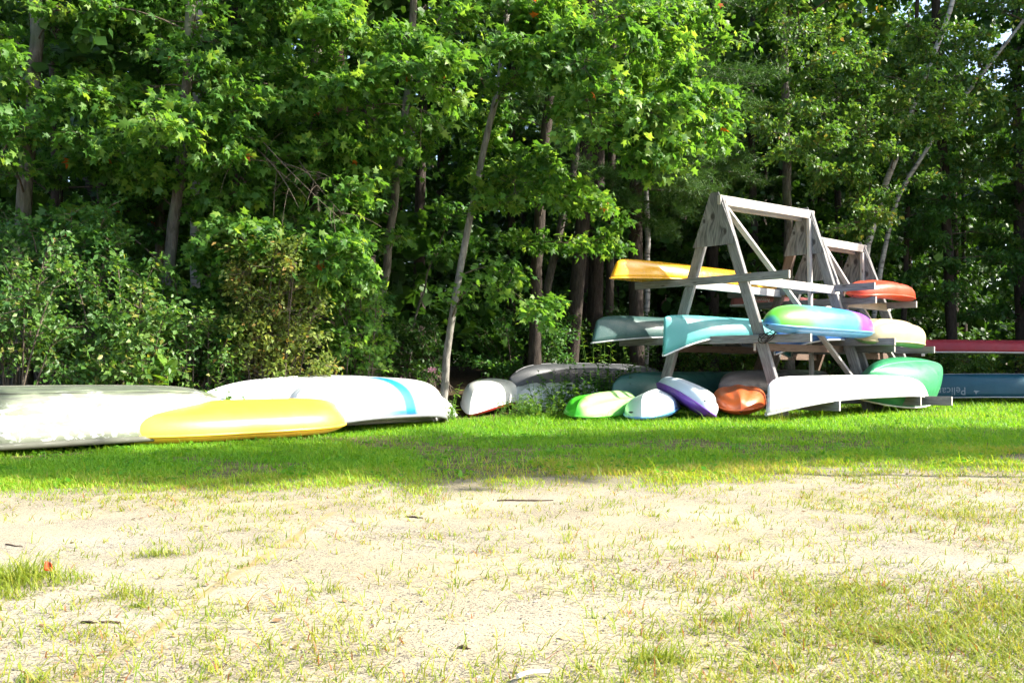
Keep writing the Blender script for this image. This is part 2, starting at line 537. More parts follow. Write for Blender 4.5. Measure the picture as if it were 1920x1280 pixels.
def make_rack(s0, s1, H0, H1, z2, z1, x2, x1, label, half=1.2, bottom=2.05):
    c = W((s0 + s1) / 2, 0)
    root = empty('canoe_rack', c, label, 'canoe rack', 'wooden A-frame boat racks')
    u = Vector(UV); v = Vector(VV)
    for i, (s, H) in enumerate(((s0, H0), (s1, H1))):
        for sg in (-1, 1):
            top = W(s, sg * .05, H - .06); foot = W(s, sg * half, -.03)
            d = (foot - top).normalized()
            lm = M_WOODSHADE if (i == 1 and sg < 0) else M_WOOD
            board('leg', root, top, foot, .09, .165, lm, zhint=u.cross(d))
        # plywood gusset on the camera side of the frame
        gh = .82
        bm = bmesh.new()
        k = half / H
        prof = [(-.075, H + .03), (.075, H + .03), (k * gh + .13, H - gh), (-k * gh - .13, H - gh)]
        base = W(s, 0, 0) - u * .049
        fr = [bm.verts.new(base + v * a + Vector((0, 0, z))) for a, z in prof]
        bk = [bm.verts.new(base - u * .022 + v * a + Vector((0, 0, z))) for a, z in prof]
        bm.faces.new(fr); bm.faces.new(bk[::-1])
        for q in range(4):
            bm.faces.new((fr[q], bk[q], bk[(q + 1) % 4], fr[(q + 1) % 4]))
        bmesh.ops.recalc_face_normals(bm, faces=list(bm.faces))
        # local x runs up the board so that the grain does
        Mg = frame(W(s, 0, H - gh / 2), (0, 0, 1), tuple(-u))
        bm.transform(Mg.inverted())
        me = bpy.data.meshes.new('gusset'); bm.to_mesh(me); bm.free(); me.materials.append(M_PLY)
        link('gusset', me, root, root.matrix_basis.inverted() @ Mg)
        for (z, (a0, a1)) in ((z2, x2), (z1, x1)):
            off = -.076
            board('arm', root, W(s, a0, z + .0) + u * off, W(s, a1, z) + u * off, .052, .125, M_WOOD)
        board('foot_beam', root, W(s, -1.75, .2) + u * .075, W(s, bottom if i == 0 or bottom < 2.2 else 1.3, .2) + u * .075, .05, .15, M_WOOD)
    u2 = u * .09
    # ridge beam, rails, brace and post
    board('ridge_beam', root, W(s0, .10, H0 - .10) - u2, W(s1, .10, H1 - .10) + u2, .06, .15, M_WOODLIT)
    board('ridge_cap', root, W(s0, -.06, H0 - .16), W(s1, -.06, H1 - .16), .05, .09, M_WOODLIT)
    k2 = half * (H0 - z2) / H0
    board('rail', root, W(s0, k2 + .12, z2 - .03) , W(s1, k2 + .12, z2 - .03) + u2, .05, .14, M_WOODLIT)
    board('rail', root, W(s0, -k2 - .02, z2 - .03), W(s1, -k2 - .02, z2 - .03) + u2, .05, .13, M_WOODLIT)
    k1 = half * (H0 - z1) / H0
    board('rail', root, W(s0, k1 - .10, z1 - .12), W(s1, k1 - .10, z1 - .12), .05, .12, M_WOODSHADE)
    board('rail', root, W(s0, -k1 - .09, z1 - .12), W(s1, -k1 - .09, z1 - .12), .05, .12, M_WOODSHADE)
    board('brace', root, W(s0 + .07, .13, H0 - .22), W(s1 - .10, half * .86, .45), .05, .095, M_WOODLIT, zhint=tuple(v))
    board('post', root, W(s1 - .10, .12, H1 - .19), W(s1 - .06, .16, .1), .09, .06, M_WOODLIT, zhint=tuple(v))
    return root


R1 = make_rack(0, 2.87, 3.53, 3.63, 2.16, 1.2, (-1.585, 1.33), (-1.93, 1.68),
               'tall grey wooden A-frame rack with knotty gusset boards, nearest the lawn')
R2 = make_rack(3.27, 4.98, 3.18, 3.2, 1.95, 1.09, (-1.45, 1.17), (-2.0, 1.5),
               'lower wooden A-frame rack standing behind the tall one, under the orange kayak', bottom=2.4)

# ------------------------------------------------------------------ boats
def sgnpow(x, p):
    return np.sign(x) * np.abs(x) ** p


class Canoe:
    """Open hull lying keel up. Local x along the hull, gunwale at z=0, keel at z=D."""

    def __init__(self, L, B, D, sheer=.2, pb=2.3, qb=.85, e1=.75, e2=.75, rock=.05, cor=9, stem=.45, rake=.06, chine=None):
        self.__dict__.update(locals())

    def surf(self, t, w):
        t = np.asarray(t, float); w = np.asarray(w, float)
        at_ = np.abs(t)
        b = self.B / 2 * np.clip(1 - at_ ** self.pb, 0, 1) ** self.qb + .006
        ph = w * math.pi / 2
        if self.chine:                                   # flat-bottomed rowing boat section
            aw = np.abs(w)
            yy = np.interp(aw, [0, .45, .55, 1], [0, .70, .80, 1.0]) * np.sign(w)
            h = np.interp(aw, [0, .45, .55, 1], [1, .95, .88, 0.0])
        else:
            yy = sgnpow(np.sin(ph), self.e1); h = np.clip(np.cos(ph), 0, 1) ** self.e2
        zg = -self.sheer * at_ ** 3.2
        zk = self.D * (1 - self.rock * at_ ** 2 - (1 - self.rock - self.stem) * at_ ** (self.cor * 2))
        zk = np.maximum(zk, zg + .02)
        z = zg + (zk - zg) * h
        x = t * self.L / 2 + np.sign(t) * self.rake * (1 - h) * at_ ** 5
        return np.stack([x, b * yy, z], -1)

    def build(self, name, M, label, cat, hull, gun, group='boats stored upside down', grad=None, keel=None, thw=None, gr=.014, strakes=()):
        root = empty(name, M, label, cat, group)
        th = np.linspace(-1, 1, 57); t = np.sin(th * math.pi / 2) * .55 + th * .45
        t = np.sign(t) * np.abs(t) ** .9
        wv = np.linspace(-1, 1, 25)
        T, Wv = np.meshgrid(t, wv, indexing='ij')
        S = self.surf(T, Wv)
        n, m = T.shape
        i = np.arange(n - 1)[:, None] * m + np.arange(m - 1)[None, :]
        q = np.stack([i, i + m, i + m + 1, i + 1], -1).reshape(-1, 4)
        mb = MB(); mb.add(S, q)
        h = link('hull', mb.mesh('hull', hull, True), root)
        sm = h.modifiers.new('thickness', 'SOLIDIFY'); sm.thickness = .006; sm.offset = 0
        for sg in (-1, 1):
            mb = MB(); pts = self.surf(t, np.full_like(t, sg))
            pts[:, 1] += sg * .004
            tube(mb, pts, gr, 8)
            link('gunwale', mb.mesh('gunwale', gun, True), root)
        if keel:
            mb = MB(); tk = np.linspace(-.93, .93, 40); pts = self.surf(tk, np.zeros_like(tk)); pts[:, 2] += .003
            tube(mb, pts, .008, 6)
            link('keel', mb.mesh('keel', keel, True), root)
        for ws in strakes:
            mb = MB(); tk = np.linspace(-.95, .95, 44); pts = self.surf(tk, np.full_like(tk, ws))
            tube(mb, pts, .007, 6)
            link('strake', mb.mesh('strake', hull, True), root)
        if thw:
            for tt in (-.45, .35):
                p = self.surf(np.array([tt, tt]), np.array([-1.0, 1.0]))
                mb = MB(); tube(mb, p, .016, 6); link('thwart', mb.mesh('thwart', thw, True), root)
        self.root = root
        return root

    def lettering(self, body, size, tc, wz, mat, flip=True, side=1):
        """Text that follows the hull skin on the side towards the lawn; flipped because the boat lies keel up."""
        cu = bpy.data.curves.new('lettering', 'FONT'); cu.body = body; cu.size = size; cu.align_x = 'CENTER'; cu.align_y = 'CENTER'
        cu.resolution_u = 3
        tmp = bpy.data.objects.new('lettering', cu); COL.objects.link(tmp)
        dg = bpy.context.evaluated_depsgraph_get()
        me = bpy.data.meshes.new_from_object(tmp.evaluated_get(dg))
        bpy.data.objects.remove(tmp)
        v = np.zeros(len(me.vertices) * 3, np.float32); me.vertices.foreach_get('co', v); v = v.reshape(-1, 3)
        sx = -1 if flip else 1
        tx = tc + sx * v[:, 0] / (self.L / 2)
        # the camera sees the local -y side, where +x runs to the right of the picture
        ww = -side * np.clip(wz - sx * 0 + (v[:, 1] * (1 if flip else -1)) / (self.D * 1.35), .02, 1)
        P = self.surf(tx, ww)
        P[:, 1] += -side * .009
        me.vertices.foreach_set('co', P.astype(np.float32).ravel()); me.update()
        me.materials.append(mat)
        return link('lettering', me, self.root)


HULLP = {  # hull-side section profiles, rim to keel line (y, z)
    'round': [(1, 0), (.99, .25), (.93, .52), (.80, .76), (.58, .92), (.30, .985), (0, 1)],
    'tri': [(1, 0), (.985, .30), (.90, .58), (.72, .74), (.55, .70), (.40, .72), (.22, .90), (.07, 1.0), (0, 1.01)],
    'vee': [(1, 0), (.98, .22), (.90, .45), (.72, .66), (.48, .80), (.22, .92), (.05, 1.0), (0, 1.01)],
    'arch': [(1, 0), (1.0, .30), (.96, .58), (.82, .80), (.60, .90), (.42, .86), (.28, .90), (.12, .99), (0, 1.0)],
}


def kayak(name, M, label, L, B, H, hull, deck, rim, prof='tri', dk=.32, p=2.6, q=.6, tipz=.12, endh=.35, group='boats stored upside down', cat='kayak',
          handle=True, nose=0.0, rimr=.016, vee=0.0, plug=None):
    """Closed hull lying keel up: rim at z=0, hull above it, deck below."""
    root = empty(name, M, label, cat, group)
    th = np.linspace(-1, 1, 49); t = np.sin(th * math.pi / 2) * .6 + th * .4
    at_ = np.abs(t)
    b = B / 2 * np.clip(1 - at_ ** p, 0, 1) ** q + .004
    hk = H * (endh + (1 - endh) * np.clip(1 - at_ ** 4, 0, 1)) * np.clip(1 - at_ ** 14, 0, 1) ** .5 + .004
    hd = dk * H * np.clip(1 - at_ ** 6, 0, 1) ** .6 + .003
    zc = -tipz * at_ ** 2.5 + nose * t
    half = HULLP[prof]
    hp = np.array([(y, z) for y, z in half] + [(-y, z) for y, z in half[-2::-1]])
    # resample the profile smoothly
    s = np.linspace(0, 1, len(hp)); ss = np.linspace(0, 1, 57)
    hp = np.stack([np.interp(ss, s, hp[:, 0]), np.interp(ss, s, hp[:, 1])], 1)
    for _ in range(2):
        hp[1:-1] = .25 * hp[:-2] + .5 * hp[1:-1] + .25 * hp[2:]

    def loft(pr, hh, mat, nm, inset=1.0):
        n, m = len(t), len(pr)
        bl = (at_ ** 4)[:, None]                                      # ends lose the channels
        rnd = np.sqrt(np.clip(1 - pr[:, 0] ** 2, 0, 1))[None, :]
        rnd = (rnd * (1 - vee) + vee * (1 - np.abs(pr[:, 0]) ** 1.15)[None, :]) * np.sign(pr[:, 1].sum())
        zz = pr[None, :, 1] * (1 - bl) + rnd * bl
        V = np.stack([np.broadcast_to((t * L / 2)[:, None], (n, m)), b[:, None] * pr[None, :, 0] * inset, zc[:, None] + hh[:, None] * zz], -1)
        i = np.arange(n - 1)[:, None] * m + np.arange(m - 1)[None, :]
        qd = np.stack([i, i + m, i + m + 1, i + 1], -1).reshape(-1, 4)
        mb = MB(); mb.add(V, qd)
        link(nm, mb.mesh(nm, mat, True), root)
    loft(hp, hk, hull, 'hull')
    an = np.linspace(0, math.pi, 21)
    loft(np.stack([np.cos(an), -np.sin(an) ** .8], 1), hd, deck, 'deck')
    mb = MB()
    pts = np.concatenate([np.stack([t * L / 2, b + .002, zc], 1), np.stack([t * L / 2, -b - .002, zc], 1)[::-1]])
    pts = np.concatenate([pts, pts[:1]])
    tube(mb, pts, rimr, 6, cap=False)
    link('rim', mb.mesh('rim', rim, True), root)
    if plug:
        px_, py_, pz_ = plug
        bm = bmesh.new(); bmesh.ops.create_uvsphere(bm, u_segments=10, v_segments=6, radius=1)
        bm.transform(Matrix.Translation((px_, py_, pz_)) @ Matrix.Diagonal((.012, .032, .012, 1)))
        me = bpy.data.meshes.new('drain_plug'); bm.to_mesh(me); bm.free(); me.materials.append(M_BLACK)
        link('drain_plug', me, root)
    if handle:
        for sg in (-1, 1):
            x = sg * (L / 2 - .03); z = -tipz * .9 + nose * sg
            pp = bez((x, -.03, z), (x + sg * .09, 0, z - .05), (x, .03, z), 7)
            mb = MB(); tube(mb, pp, .007, 5); link('carry_handle', mb.mesh('carry_handle', M_BLACK, True), root)
    return root


M_BLACK = NT('black_rubber').base((.012, .012, .013), .6, .4).m
M_WHITEP = pl('white_gelcoat', (.74, .75, .74), rough=.3, coat=.3, scuff=.22)
M_WHITEV = pl('white_vinyl', (.70, .70, .70), rough=.45, scuff=.1)
M_SILVERV = pl('grey_vinyl', (.42, .43, .45), rough=.4, scuff=.2)
M_SILVERD = pl('dark_grey_vinyl', (.16, .17, .19), rough=.4, scuff=.2)
M_YELLOWK = pl('yellow_plastic', (.85, .50, .045), rough=.36, coat=.45, scuff=.10)
M_ORANGEY = pl('orange_yellow_gelcoat', (.86, .42, .015), rough=.25, coat=.4, scuff=.12)
M_TEAL = pl('teal_plastic', (.085, .36, .36), rough=.45, coat=.05, scuff=.15, var=.06)
M_DKTEAL = pl('dark_teal_plastic', (.035, .13, .14), rough=.4, scuff=.2)
M_DKGREEN = pl('dark_green_plastic', (.045, .11, .105), rough=.42, scuff=.3)
M_UNDERGREEN = pl('forest_green_plastic', (.03, .12, .10), rough=.45, scuff=.2)
M_BLUEDK = pl('deep_blue_plastic', (.004, .075, .115), rough=.45, coat=.1, scuff=.04)
M_MAROON = pl('maroon_gelcoat', (.24, .004, .016), rough=.5, coat=.1, scuff=.0)
M_ROYAL = pl('royal_blue_plastic', (.03, .14, .42), rough=.35, scuff=.15)
M_FADED = pl('faded_red_plastic', (.36, .105, .10), rough=.5, scuff=.3)
M_REDO = pl('red_orange_plastic', (.60, .060, .022), rough=.38, coat=.15, scuff=.2, dirt=(.25, .13, .06))
M_ORANGE = pl('orange_plastic', (.64, .125, .028), rough=.35, coat=.2, scuff=.25, dirt=(.32, .12, .05))
M_ORANGED = pl('deep_orange_plastic', (.66, .11, .02), rough=.35, coat=.2)
M_KGREEN = pl('kelly_green_plastic', (.025, .25, .10), rough=.42, coat=.1, scuff=.16, dirt=(.03, .16, .08))
M_LIME = pl('lime_plastic', (.10, .52, .035), rough=.35, coat=.2, scuff=.05)
M_PURPLE = pl('purple_plastic', (.17, .05, .36), rough=.35, coat=.2)
M_BLUEP = pl('sky_blue_plastic', (.10, .34, .62), rough=.35, coat=.2)
M_TAN = pl('cream_plastic', (.62, .50, .28), rough=.4, scuff=.3, dirt=(.40, .30, .15))
M_RED = pl('bright_red_plastic', (.50, .022, .02), rough=.35, coat=.2)
M_PALEGREEN = pl('pale_green_plastic', (.14, .42, .27), rough=.4)
M_SAGE = pl('sage_green_plastic', (.16, .30, .10), rough=.45, scuff=.3)
M_PRINT = NT('white_print').base((.72, .74, .76), .5).m
M_PRINTG = NT('grey_print').base((.24, .29, .33), .5).m


def mk_alum(name, c=(.075, .08, .09)):
    n = plastic(name, c, rough=.42, coat=0, scuff=.35, dirt=(.16, .15, .13))
    n.b.inputs['Metallic'].default_value = .25
    return n.m


M_ALU = mk_alum('dull_aluminium')
M_ALUW = mk_alum('pale_aluminium', (.17, .175, .185))
M_ALUD = mk_alum('brown_aluminium', (.07, .062, .058))


def mk_mossy():
    n = NT('mossy_white_paint'); co = n.co(); s = n.sep(co)
    c = n.ramp(n.noise(n.mapping(co, (1, 2.5, 2.5)), 2.0, 5), [(.3, (.46, .49, .50)), (.7, (.66, .67, .66))])
    top = n.ramp(s[2], [(.30, 0.0), (.46, 1.0)])
    alg = n.math('ADD', n.math('MULTIPLY', n.noise(n.mapping(co, (1.6, 5, 5)), 2.1, 6, .65, .6), 1.0), n.math('ADD', n.math('MULTIPLY', top, .22), n.ramp(n.math('ADD', n.math('MULTIPLY', s[0], .25), .5), [(.35, .16), (.62, 0.0)])))
    c = n.mix(n.ramp(alg, [(.48, 0.0), (.63, .92)]), c, n.ramp(n.noise(co, 3, 3), [(.4, (.075, .105, .045)), (.6, (.14, .175, .095))]))
    dark = n.math('ADD', n.noise(n.mapping(co, (1.2, 9, 9)), 3.0, 6, .7, .4), n.math('MULTIPLY', top, .14))
    c = n.mix(n.ramp(dark, [(.54, 0.0), (.68, .8)]), c, (.07, .08, .065))
    low = n.ramp(s[2], [(.03, .20), (.20, 0.0)])
    spots = n.math('ADD', n.noise(co, 17, 4, .6), low)
    c = n.mix(n.math('MULTIPLY', n.ramp(spots, [(.64, 0.0), (.67, 1.0)]), n.ramp(s[2], [(.18, 1.0), (.26, 0.0)])), c, (.17, .19, .14))
    n.base(c, .5, .4)
    n.bump(n.noise(co, 9, 5), .25, .01)
    return n.m


M_MOSSY = mk_mossy()
M_MOSSG = pl('mossy_wood_gunwale', (.10, .105, .08), rough=.8, coat=0, scuff=.5, dirt=(.06, .07, .04))


def mk_blend(name, axis, stops, rough=.36, mod=None):
    """Rotomoulded plastic whose colours run into each other along one axis of the boat."""
    n = plastic(name, (.5, .5, .5), rough=rough, coat=.2, scuff=.0)
    s = n.sep(n.co())
    wob = n.math('MULTIPLY', n.math('SUBTRACT', n.noise(n.co(), 1.8, 3), .5), .35)
    a = n.math('ADD', s[axis], wob)
    if mod: a = n.math('ADD', a, n.math('MULTIPLY', s[mod[0]], mod[1]))
    lo, hi = stops[0][0], stops[-1][0]
    f = n.math('DIVIDE', n.math('SUBTRACT', a, lo), hi - lo, clamp=True)
    c = n.ramp(f, [((p - lo) / (hi - lo), col) for p, col in stops])
    n.put(n.b.inputs['Base Color'], c)
    return n.m


M_RAINBOW = mk_blend('rainbow_plastic', 0, [(-1.80, (.02, .10, .42)), (-1.62, (.03, .18, .45)), (-1.50, (.10, .52, .02)), (-1.0, (.12, .56, .10)), (-.65, (.10, .50, .46)),
                                            (.1, (.04, .42, .62)), (.50, (.06, .24, .60)), (.78, (.26, .06, .55)), (1.40, (.30, .08, .56)), (1.56, (.05, .40, .60))])
M_LIMELIT = mk_blend('lime_plastic_sunlit_side', 1, [(-.42, (.07, .52, .02)), (-.28, (.42, .68, .28)), (.0, (.38, .68, .22)), (.12, (.07, .52, .02)), (.45, (.06, .50, .02))], mod=(0, -.12))  # pale band paints the sunlit side into the lime; the shaded flank stays green
M_WHITETEAL = mk_blend('white_and_teal_plastic', 1, [(-.42, (.18, .36, .66)), (-.24, (.66, .74, .80)), (.05, (.72, .80, .78)), (.25, (.30, .66, .50)), (.42, (.12, .56, .36))])
M_WHITEICE = mk_blend('ice_white_plastic', 1, [(-.4, (.66, .74, .80)), (.0, (.74, .78, .80)), (.4, (.62, .72, .84))])


def mk_bluestripe():
    n = plastic('white_hull_blue_airbrush', (.74, .75, .75), rough=.33, coat=.3, scuff=.14)
    src = n.b.inputs['Base Color'].links[0].from_socket
    s = n.sep(n.co())
    # an airbrushed stripe that comes over the hull and turns along the gunwale
    line = n.math('SUBTRACT', s[0], n.math('ADD', -.22, n.math('MULTIPLY', s[1], -.62)))
    d1 = n.ramp(n.math('ABSOLUTE', line), [(.075, 1.0), (.20, 0.0)])
    d2 = n.math('MULTIPLY', n.ramp(n.math('ABSOLUTE', n.math('SUBTRACT', s[2], .05)), [(.01, .9), (.10, 0.0)]), n.math('LESS_THAN', line, .05))
    d2 = n.math('MULTIPLY', d2, n.math('LESS_THAN', s[1], 0.0))
    d2 = n.math('MULTIPLY', d2, n.ramp(n.math('ADD', s[0], 1.0), [(.25, 0.0), (.95, 1.0)]))
    n.put(n.b.inputs['Base Color'], n.mix(n.math('MAXIMUM', d1, d2), src, (.015, .22, .62)))
    return n.m


M_BSTRIPE = mk_bluestripe()


def mk_pink():
    n = plastic('white_hull_pink_wear', (.74, .70, .71), rough=.45, coat=.05, scuff=.2, dirt=(.5, .46, .45))
    src = n.b.inputs['Base Color'].links[0].from_socket
    co = n.co(); s = n.sep(co)
    f = n.math('MULTIPLY', n.ramp(n.noise(n.mapping(co, (.8, 2.5, 5)), 1.7, 5, .6), [(.50, 0.0), (.66, .7)]), n.ramp(s[2], [(.03, 1.0), (.24, 0.2)]))
    c = n.mix(f, src, (.62, .38, .42))
    rd = n.ramp(n.noise(co, 5, 2), [(.74, 0.0), (.77, .8)])
    n.put(n.b.inputs['Base Color'], n.mix(rd, c, (.55, .12, .16)))
    return n.m


M_PINKW = mk_pink()


def bf(p0, p1, roll=0.0):
    """Frame whose x runs from the near tip to the far tip."""
    p0 = Vector(p0); p1 = Vector(p1)
    return frame((p0 + p1) / 2, p1 - p0, (0, 0, 1), roll)


def gp(x, y, dz=0.0):
    return Vector((x, y, float(gz(x, y)) + dz))


# --- left row
Canoe(4.5, 1.2, .50, sheer=.03, pb=3.4, qb=.55, rock=.10, cor=6, stem=.25, rake=-.03, chine=True).build(
    'rowing_boat', bf((-6.25, 6.9, .07), (-3.05, 10.05, .09)), 'big white overturned rowing boat with green algae, leftmost of the boats', 'boat', M_MOSSY, M_MOSSG, keel=M_MOSSG, gr=.03, strakes=(-.52, -.28, .28, .52))
kayak('kayak', bf((-3.97, 8.78, .12), (-1.90, 10.68, .13), math.radians(4)), 'yellow kayak overturned on the grass before the mossy rowing boat', 2.72, .80, .29,
      M_YELLOWK, M_YELLOWK, M_YELLOWK, 'vee', dk=.40, p=3.0, q=.5, tipz=.0, endh=.85, vee=.4)
Canoe(4.0, 1.15, .62, sheer=.06, pb=2.6, qb=.7, rock=.25, cor=3, stem=.3, rake=-.02).build(
    'dinghy', bf((-3.72, 10.75, .02), (-1.05, 13.3, .04), math.radians(-3)), 'plain white overturned dinghy lying behind the yellow kayak', 'boat', M_WHITEP, M_SILVERV, gr=.022, keel=M_WHITEV, strakes=(-.45, .45))
Canoe(2.6, 1.10, .50, sheer=.10, pb=3.0, qb=.6, rock=.18, cor=4, stem=.35, rake=.05).build(
    'dinghy', bf((-2.40, 10.6, .14), (-1.12, 12.55, .12), math.radians(-4)), 'white overturned dinghy with a blue airbrushed stripe across its hull', 'boat', M_BSTRIPE, M_SILVERD, keel=M_SILVERV, gr=.022)
kayak('kayak', bf((-2.75, 14.05, .16), (-.86, 13.95, .16), math.radians(12)), 'small pale blue-grey kayak end showing behind the striped dinghy', 1.95, .62, .3, M_WHITEICE, M_SILVERV, M_SILVERV, 'round', p=2.6, q=.6)
kayak('kayak', bf((-.64, 14.25, .20), (-.05, 16.75, .26), math.radians(4)), 'white overturned kayak with a red deck, bow towards the lawn', 2.6, .80, .34, M_WHITEP, M_RED, M_WHITEP, 'round', dk=.34, p=1.9, q=.72, tipz=.15, endh=.8, vee=.55, handle=False, rimr=.010)
C_E = Canoe(2.6, .85, .44, sheer=.02, pb=3.0, qb=.6, rock=.10, cor=5, stem=.5)
C_E.root = empty('covered_boat', bf((.05, 15.6, .02), (1.55, 17.6, .04)), 'boat hidden under a crinkled silver tarpaulin behind the red-decked kayak', 'boat', 'boats stored upside down')


def tarp_on(C, t0, t1):
    mb = MB()
    t = np.linspace(t0, t1, 46); wv = np.linspace(-1.0, 1.0, 40)
    T, Wv = np.meshgrid(t, wv, indexing='ij')
    S = C.surf(T, Wv)
    cr = fbm(T * 7, Wv * 5, 1.0, 3, 4); cr2 = np.abs(fbm(T * 14, Wv * 9, 1.0, 8, 3) - .5)
    S[..., 1] += np.sign(Wv) * np.abs(Wv) * (.03 + .10 * (cr - .5) - .16 * cr2)
    S[..., 2] += .03 + .09 * (cr - .5) - .16 * cr2
    n, m = T.shape
    i = np.arange(n - 1)[:, None] * m + np.arange(m - 1)[None, :]
    mb.add(S, np.stack([i, i + m, i + m + 1, i + 1], -1).reshape(-1, 4))
    mt = pl('silver_tarpaulin', (.60, .62, .64), rough=.32, coat=.1, scuff=.1)
    o = link('tarpaulin', mb.mesh('tarpaulin', mt, True), C.root)
    s = o.modifiers.new('thickness', 'SOLIDIFY'); s.thickness = .004


tarp_on(C_E, -.99, .99)
Canoe(4.6, .95, .46, sheer=.10, pb=2.2, qb=.75, rock=.12, cor=4, stem=.35, rake=-.03).build(
    'canoe', bf(gp(.0, 16.7, .08), gp(3.2, 19.8, .06)), 'dull aluminium canoe overturned at the dark wood edge behind the weeds', 'canoe', M_ALU, M_ALU, keel=M_ALUW)
Canoe(4.3, .9, .42, sheer=.10, pb=2.2, qb=.8, rock=.12, cor=4, stem=.35).build(
    'canoe', bf(gp(3.0, 18.1, .10), gp(6.0, 21.1, .08)), 'pale aluminium canoe on the ground behind the dark green one under the rack', 'canoe', M_ALUW, M_ALUW, keel=M_ALU)
Canoe(4.6, .9, .40, sheer=.12, rock=.05, cor=6).build(
    'canoe', bf(W(-.95, -1.35, .29), W(3.6, -1.35, .29)), 'forest green canoe on the foot beams below the left of the rack', 'canoe', M_UNDERGREEN, M_UNDERGREEN)
Canoe(3.9, .85, .42, sheer=.12, rock=.06, cor=5).build(
    'canoe', bf(W(.55, -.30, .30), W(4.4, -.30, .30)), 'brownish canoe lying between the legs at the foot of the rack', 'canoe', M_ALUD, M_ALUW)

# --- kayaks poking out in front of the rack
kayak('kayak', bf((.90, 13.2, .10), (2.0, 15.4, .14), math.radians(6)), 'lime green kayak with a painted-on pale sunlit side, overturned on the grass by the weeds', 2.5, .84, .27, M_LIMELIT, M_LIME, M_LIME, 'tri', dk=.35, p=2.5, q=.55, tipz=.03, endh=.75, vee=.8, plug=(-1.18, .05, .03))
kayak('kayak', bf((1.80, 12.95, .09), (2.45, 15.2, .14), math.radians(-3)), 'white kayak with teal green flank beside the lime one', 2.4, .74, .30, M_WHITETEAL, M_BLUEP, M_BLUEP, 'vee', dk=.32, p=2.5, q=.55, tipz=.03, endh=.85, vee=1.0, plug=(-1.10, .16, .05))
kayak('kayak', bf((2.84, 13.45, .15), (2.50, 15.3, .42), math.radians(33)), 'white kayak with purple deck, tipped against the rack leg', 2.05, .62, .26, M_WHITEICE, M_PURPLE, M_PURPLE, 'tri', dk=.45, p=2.6, q=.55, tipz=.03, endh=.8, vee=.7, plug=(-.92, .10, .07))
kayak('kayak', bf((3.36, 13.7, .17), (3.88, 16.05, .26), math.radians(-2)), 'scuffed orange kayak nosing out from under the rack', 2.5, .80, .25, M_ORANGE, M_ORANGED, M_ORANGE, 'arch', dk=.5, p=2.6, q=.55, tipz=.04, endh=.75, vee=.75)

# --- rack one
C_P = Canoe(5.6, .88, .33, sheer=.20, pb=2.2, qb=.8, rock=.02, cor=9, stem=.62, rake=.05)
C_P.build('canoe', bf(W(-1.2, 1.62, .30), W(4.45, 1.62, .30)), 'faded white canoe with pinkish wear on the foot beams, nearest the lawn', 'canoe', M_PINKW, M_SILVERV, gr=.017, keel=M_WHITEV)
C_Y = Canoe(5.5, .86, .29, sheer=.06, pb=2.4, qb=.75, rock=.06, cor=12, stem=.72, rake=.16)
C_Y.build('canoe', bf(W(-1.2, -1.08, 2.24), W(4.3, -1.08, 2.25)), 'glossy orange-yellow canoe on the top arms of the tall rack', 'canoe', M_ORANGEY, M_ORANGEY, thw=M_BLACK)
C_D = Canoe(4.3, .86, .36, sheer=.12, pb=2.3, qb=.8, rock=.04, cor=6, stem=.66, rake=.12)
C_D.build('canoe', bf(W(-1.25, -1.46, 1.275), W(3.05, -1.46, 1.275)), 'dark grey-green canoe on the outer lower arms of the tall rack', 'canoe', M_DKGREEN, M_SILVERV)
C_T = Canoe(3.9, .84, .33, sheer=.33, pb=2.2, qb=.8, rock=.03, cor=7, stem=.80, rake=.02)
C_T.build('canoe', bf(W(-.9, -.37, 1.275), W(3.0, -.37, 1.275)), 'bright teal canoe between the legs of the tall rack', 'canoe', M_TEAL, M_WHITEV)
C_B = Canoe(4.0, .74, .30, sheer=.30, pb=2.2, qb=.8, rock=.03, cor=7, stem=.7)
C_B.build('canoe', bf(W(1.15, .42, 1.275), W(5.15, .42, 1.20)), 'royal blue canoe mostly hidden behind the rainbow kayak', 'canoe', M_ROYAL, M_WHITEV)
kayak('kayak', bf(W(-.55, 1.24, 1.42), W(2.72, 1.24, 1.40), math.radians(10)), 'green, turquoise and purple kayak on the lower arms of the tall rack', 3.27, .74, .31, M_RAINBOW, M_BLUEP, M_BLUEP, 'round', dk=.45, p=2.8, q=.55, tipz=.02, endh=.5)
# --- rack two
kayak('kayak', bf(W(2.70, 1.18, 1.30), W(4.62, 1.26, 1.26), math.radians(12)), 'cream kayak with green deck on the lower arms of the rear rack', 2.0, .74, .34, M_TAN, M_SAGE, M_TAN, 'arch', dk=.35, p=3.2, q=.5, tipz=.06, endh=.5)
kayak('kayak', bf(W(2.98, .86, 2.10), W(5.1, .92, 2.13), math.radians(8)), 'dented red-orange kayak on the top arms of the rear rack', 2.15, .66, .24, M_REDO, M_REDO, M_REDO, 'arch', dk=.35, p=3.2, q=.5, tipz=.06, endh=.45)
C_R = Canoe(3.9, .8, .24, sheer=.05, pb=2.4, qb=.7, rock=.02, cor=12, stem=.8, rake=.05)
C_R.build('canoe', bf(W(3.05, -1.62, 2.02), W(6.9, -1.62, 2.02)), 'faded red canoe with white rim and lettering on the rear rack', 'canoe', M_FADED, M_WHITEV, gr=.022)
C_R.lettering('Potomac', .125, -.69, .80, M_PRINT)
C_S = Canoe(3.8, .74, .34, sheer=.10, pb=2.3, qb=.8)
C_S.build('canoe', bf(W(3.05, -.95, 1.53), W(6.9, -.95, 1.53), math.radians(80)), 'green canoe turned on its side in the shade of the rear rack', 'canoe', M_KGREEN, M_SAGE)
C_G = Canoe(3.0, 1.0, .62, sheer=.05, pb=2.1, qb=.85, e1=.85, e2=.9, rock=.12, cor=2.5, stem=.72, rake=-.05)
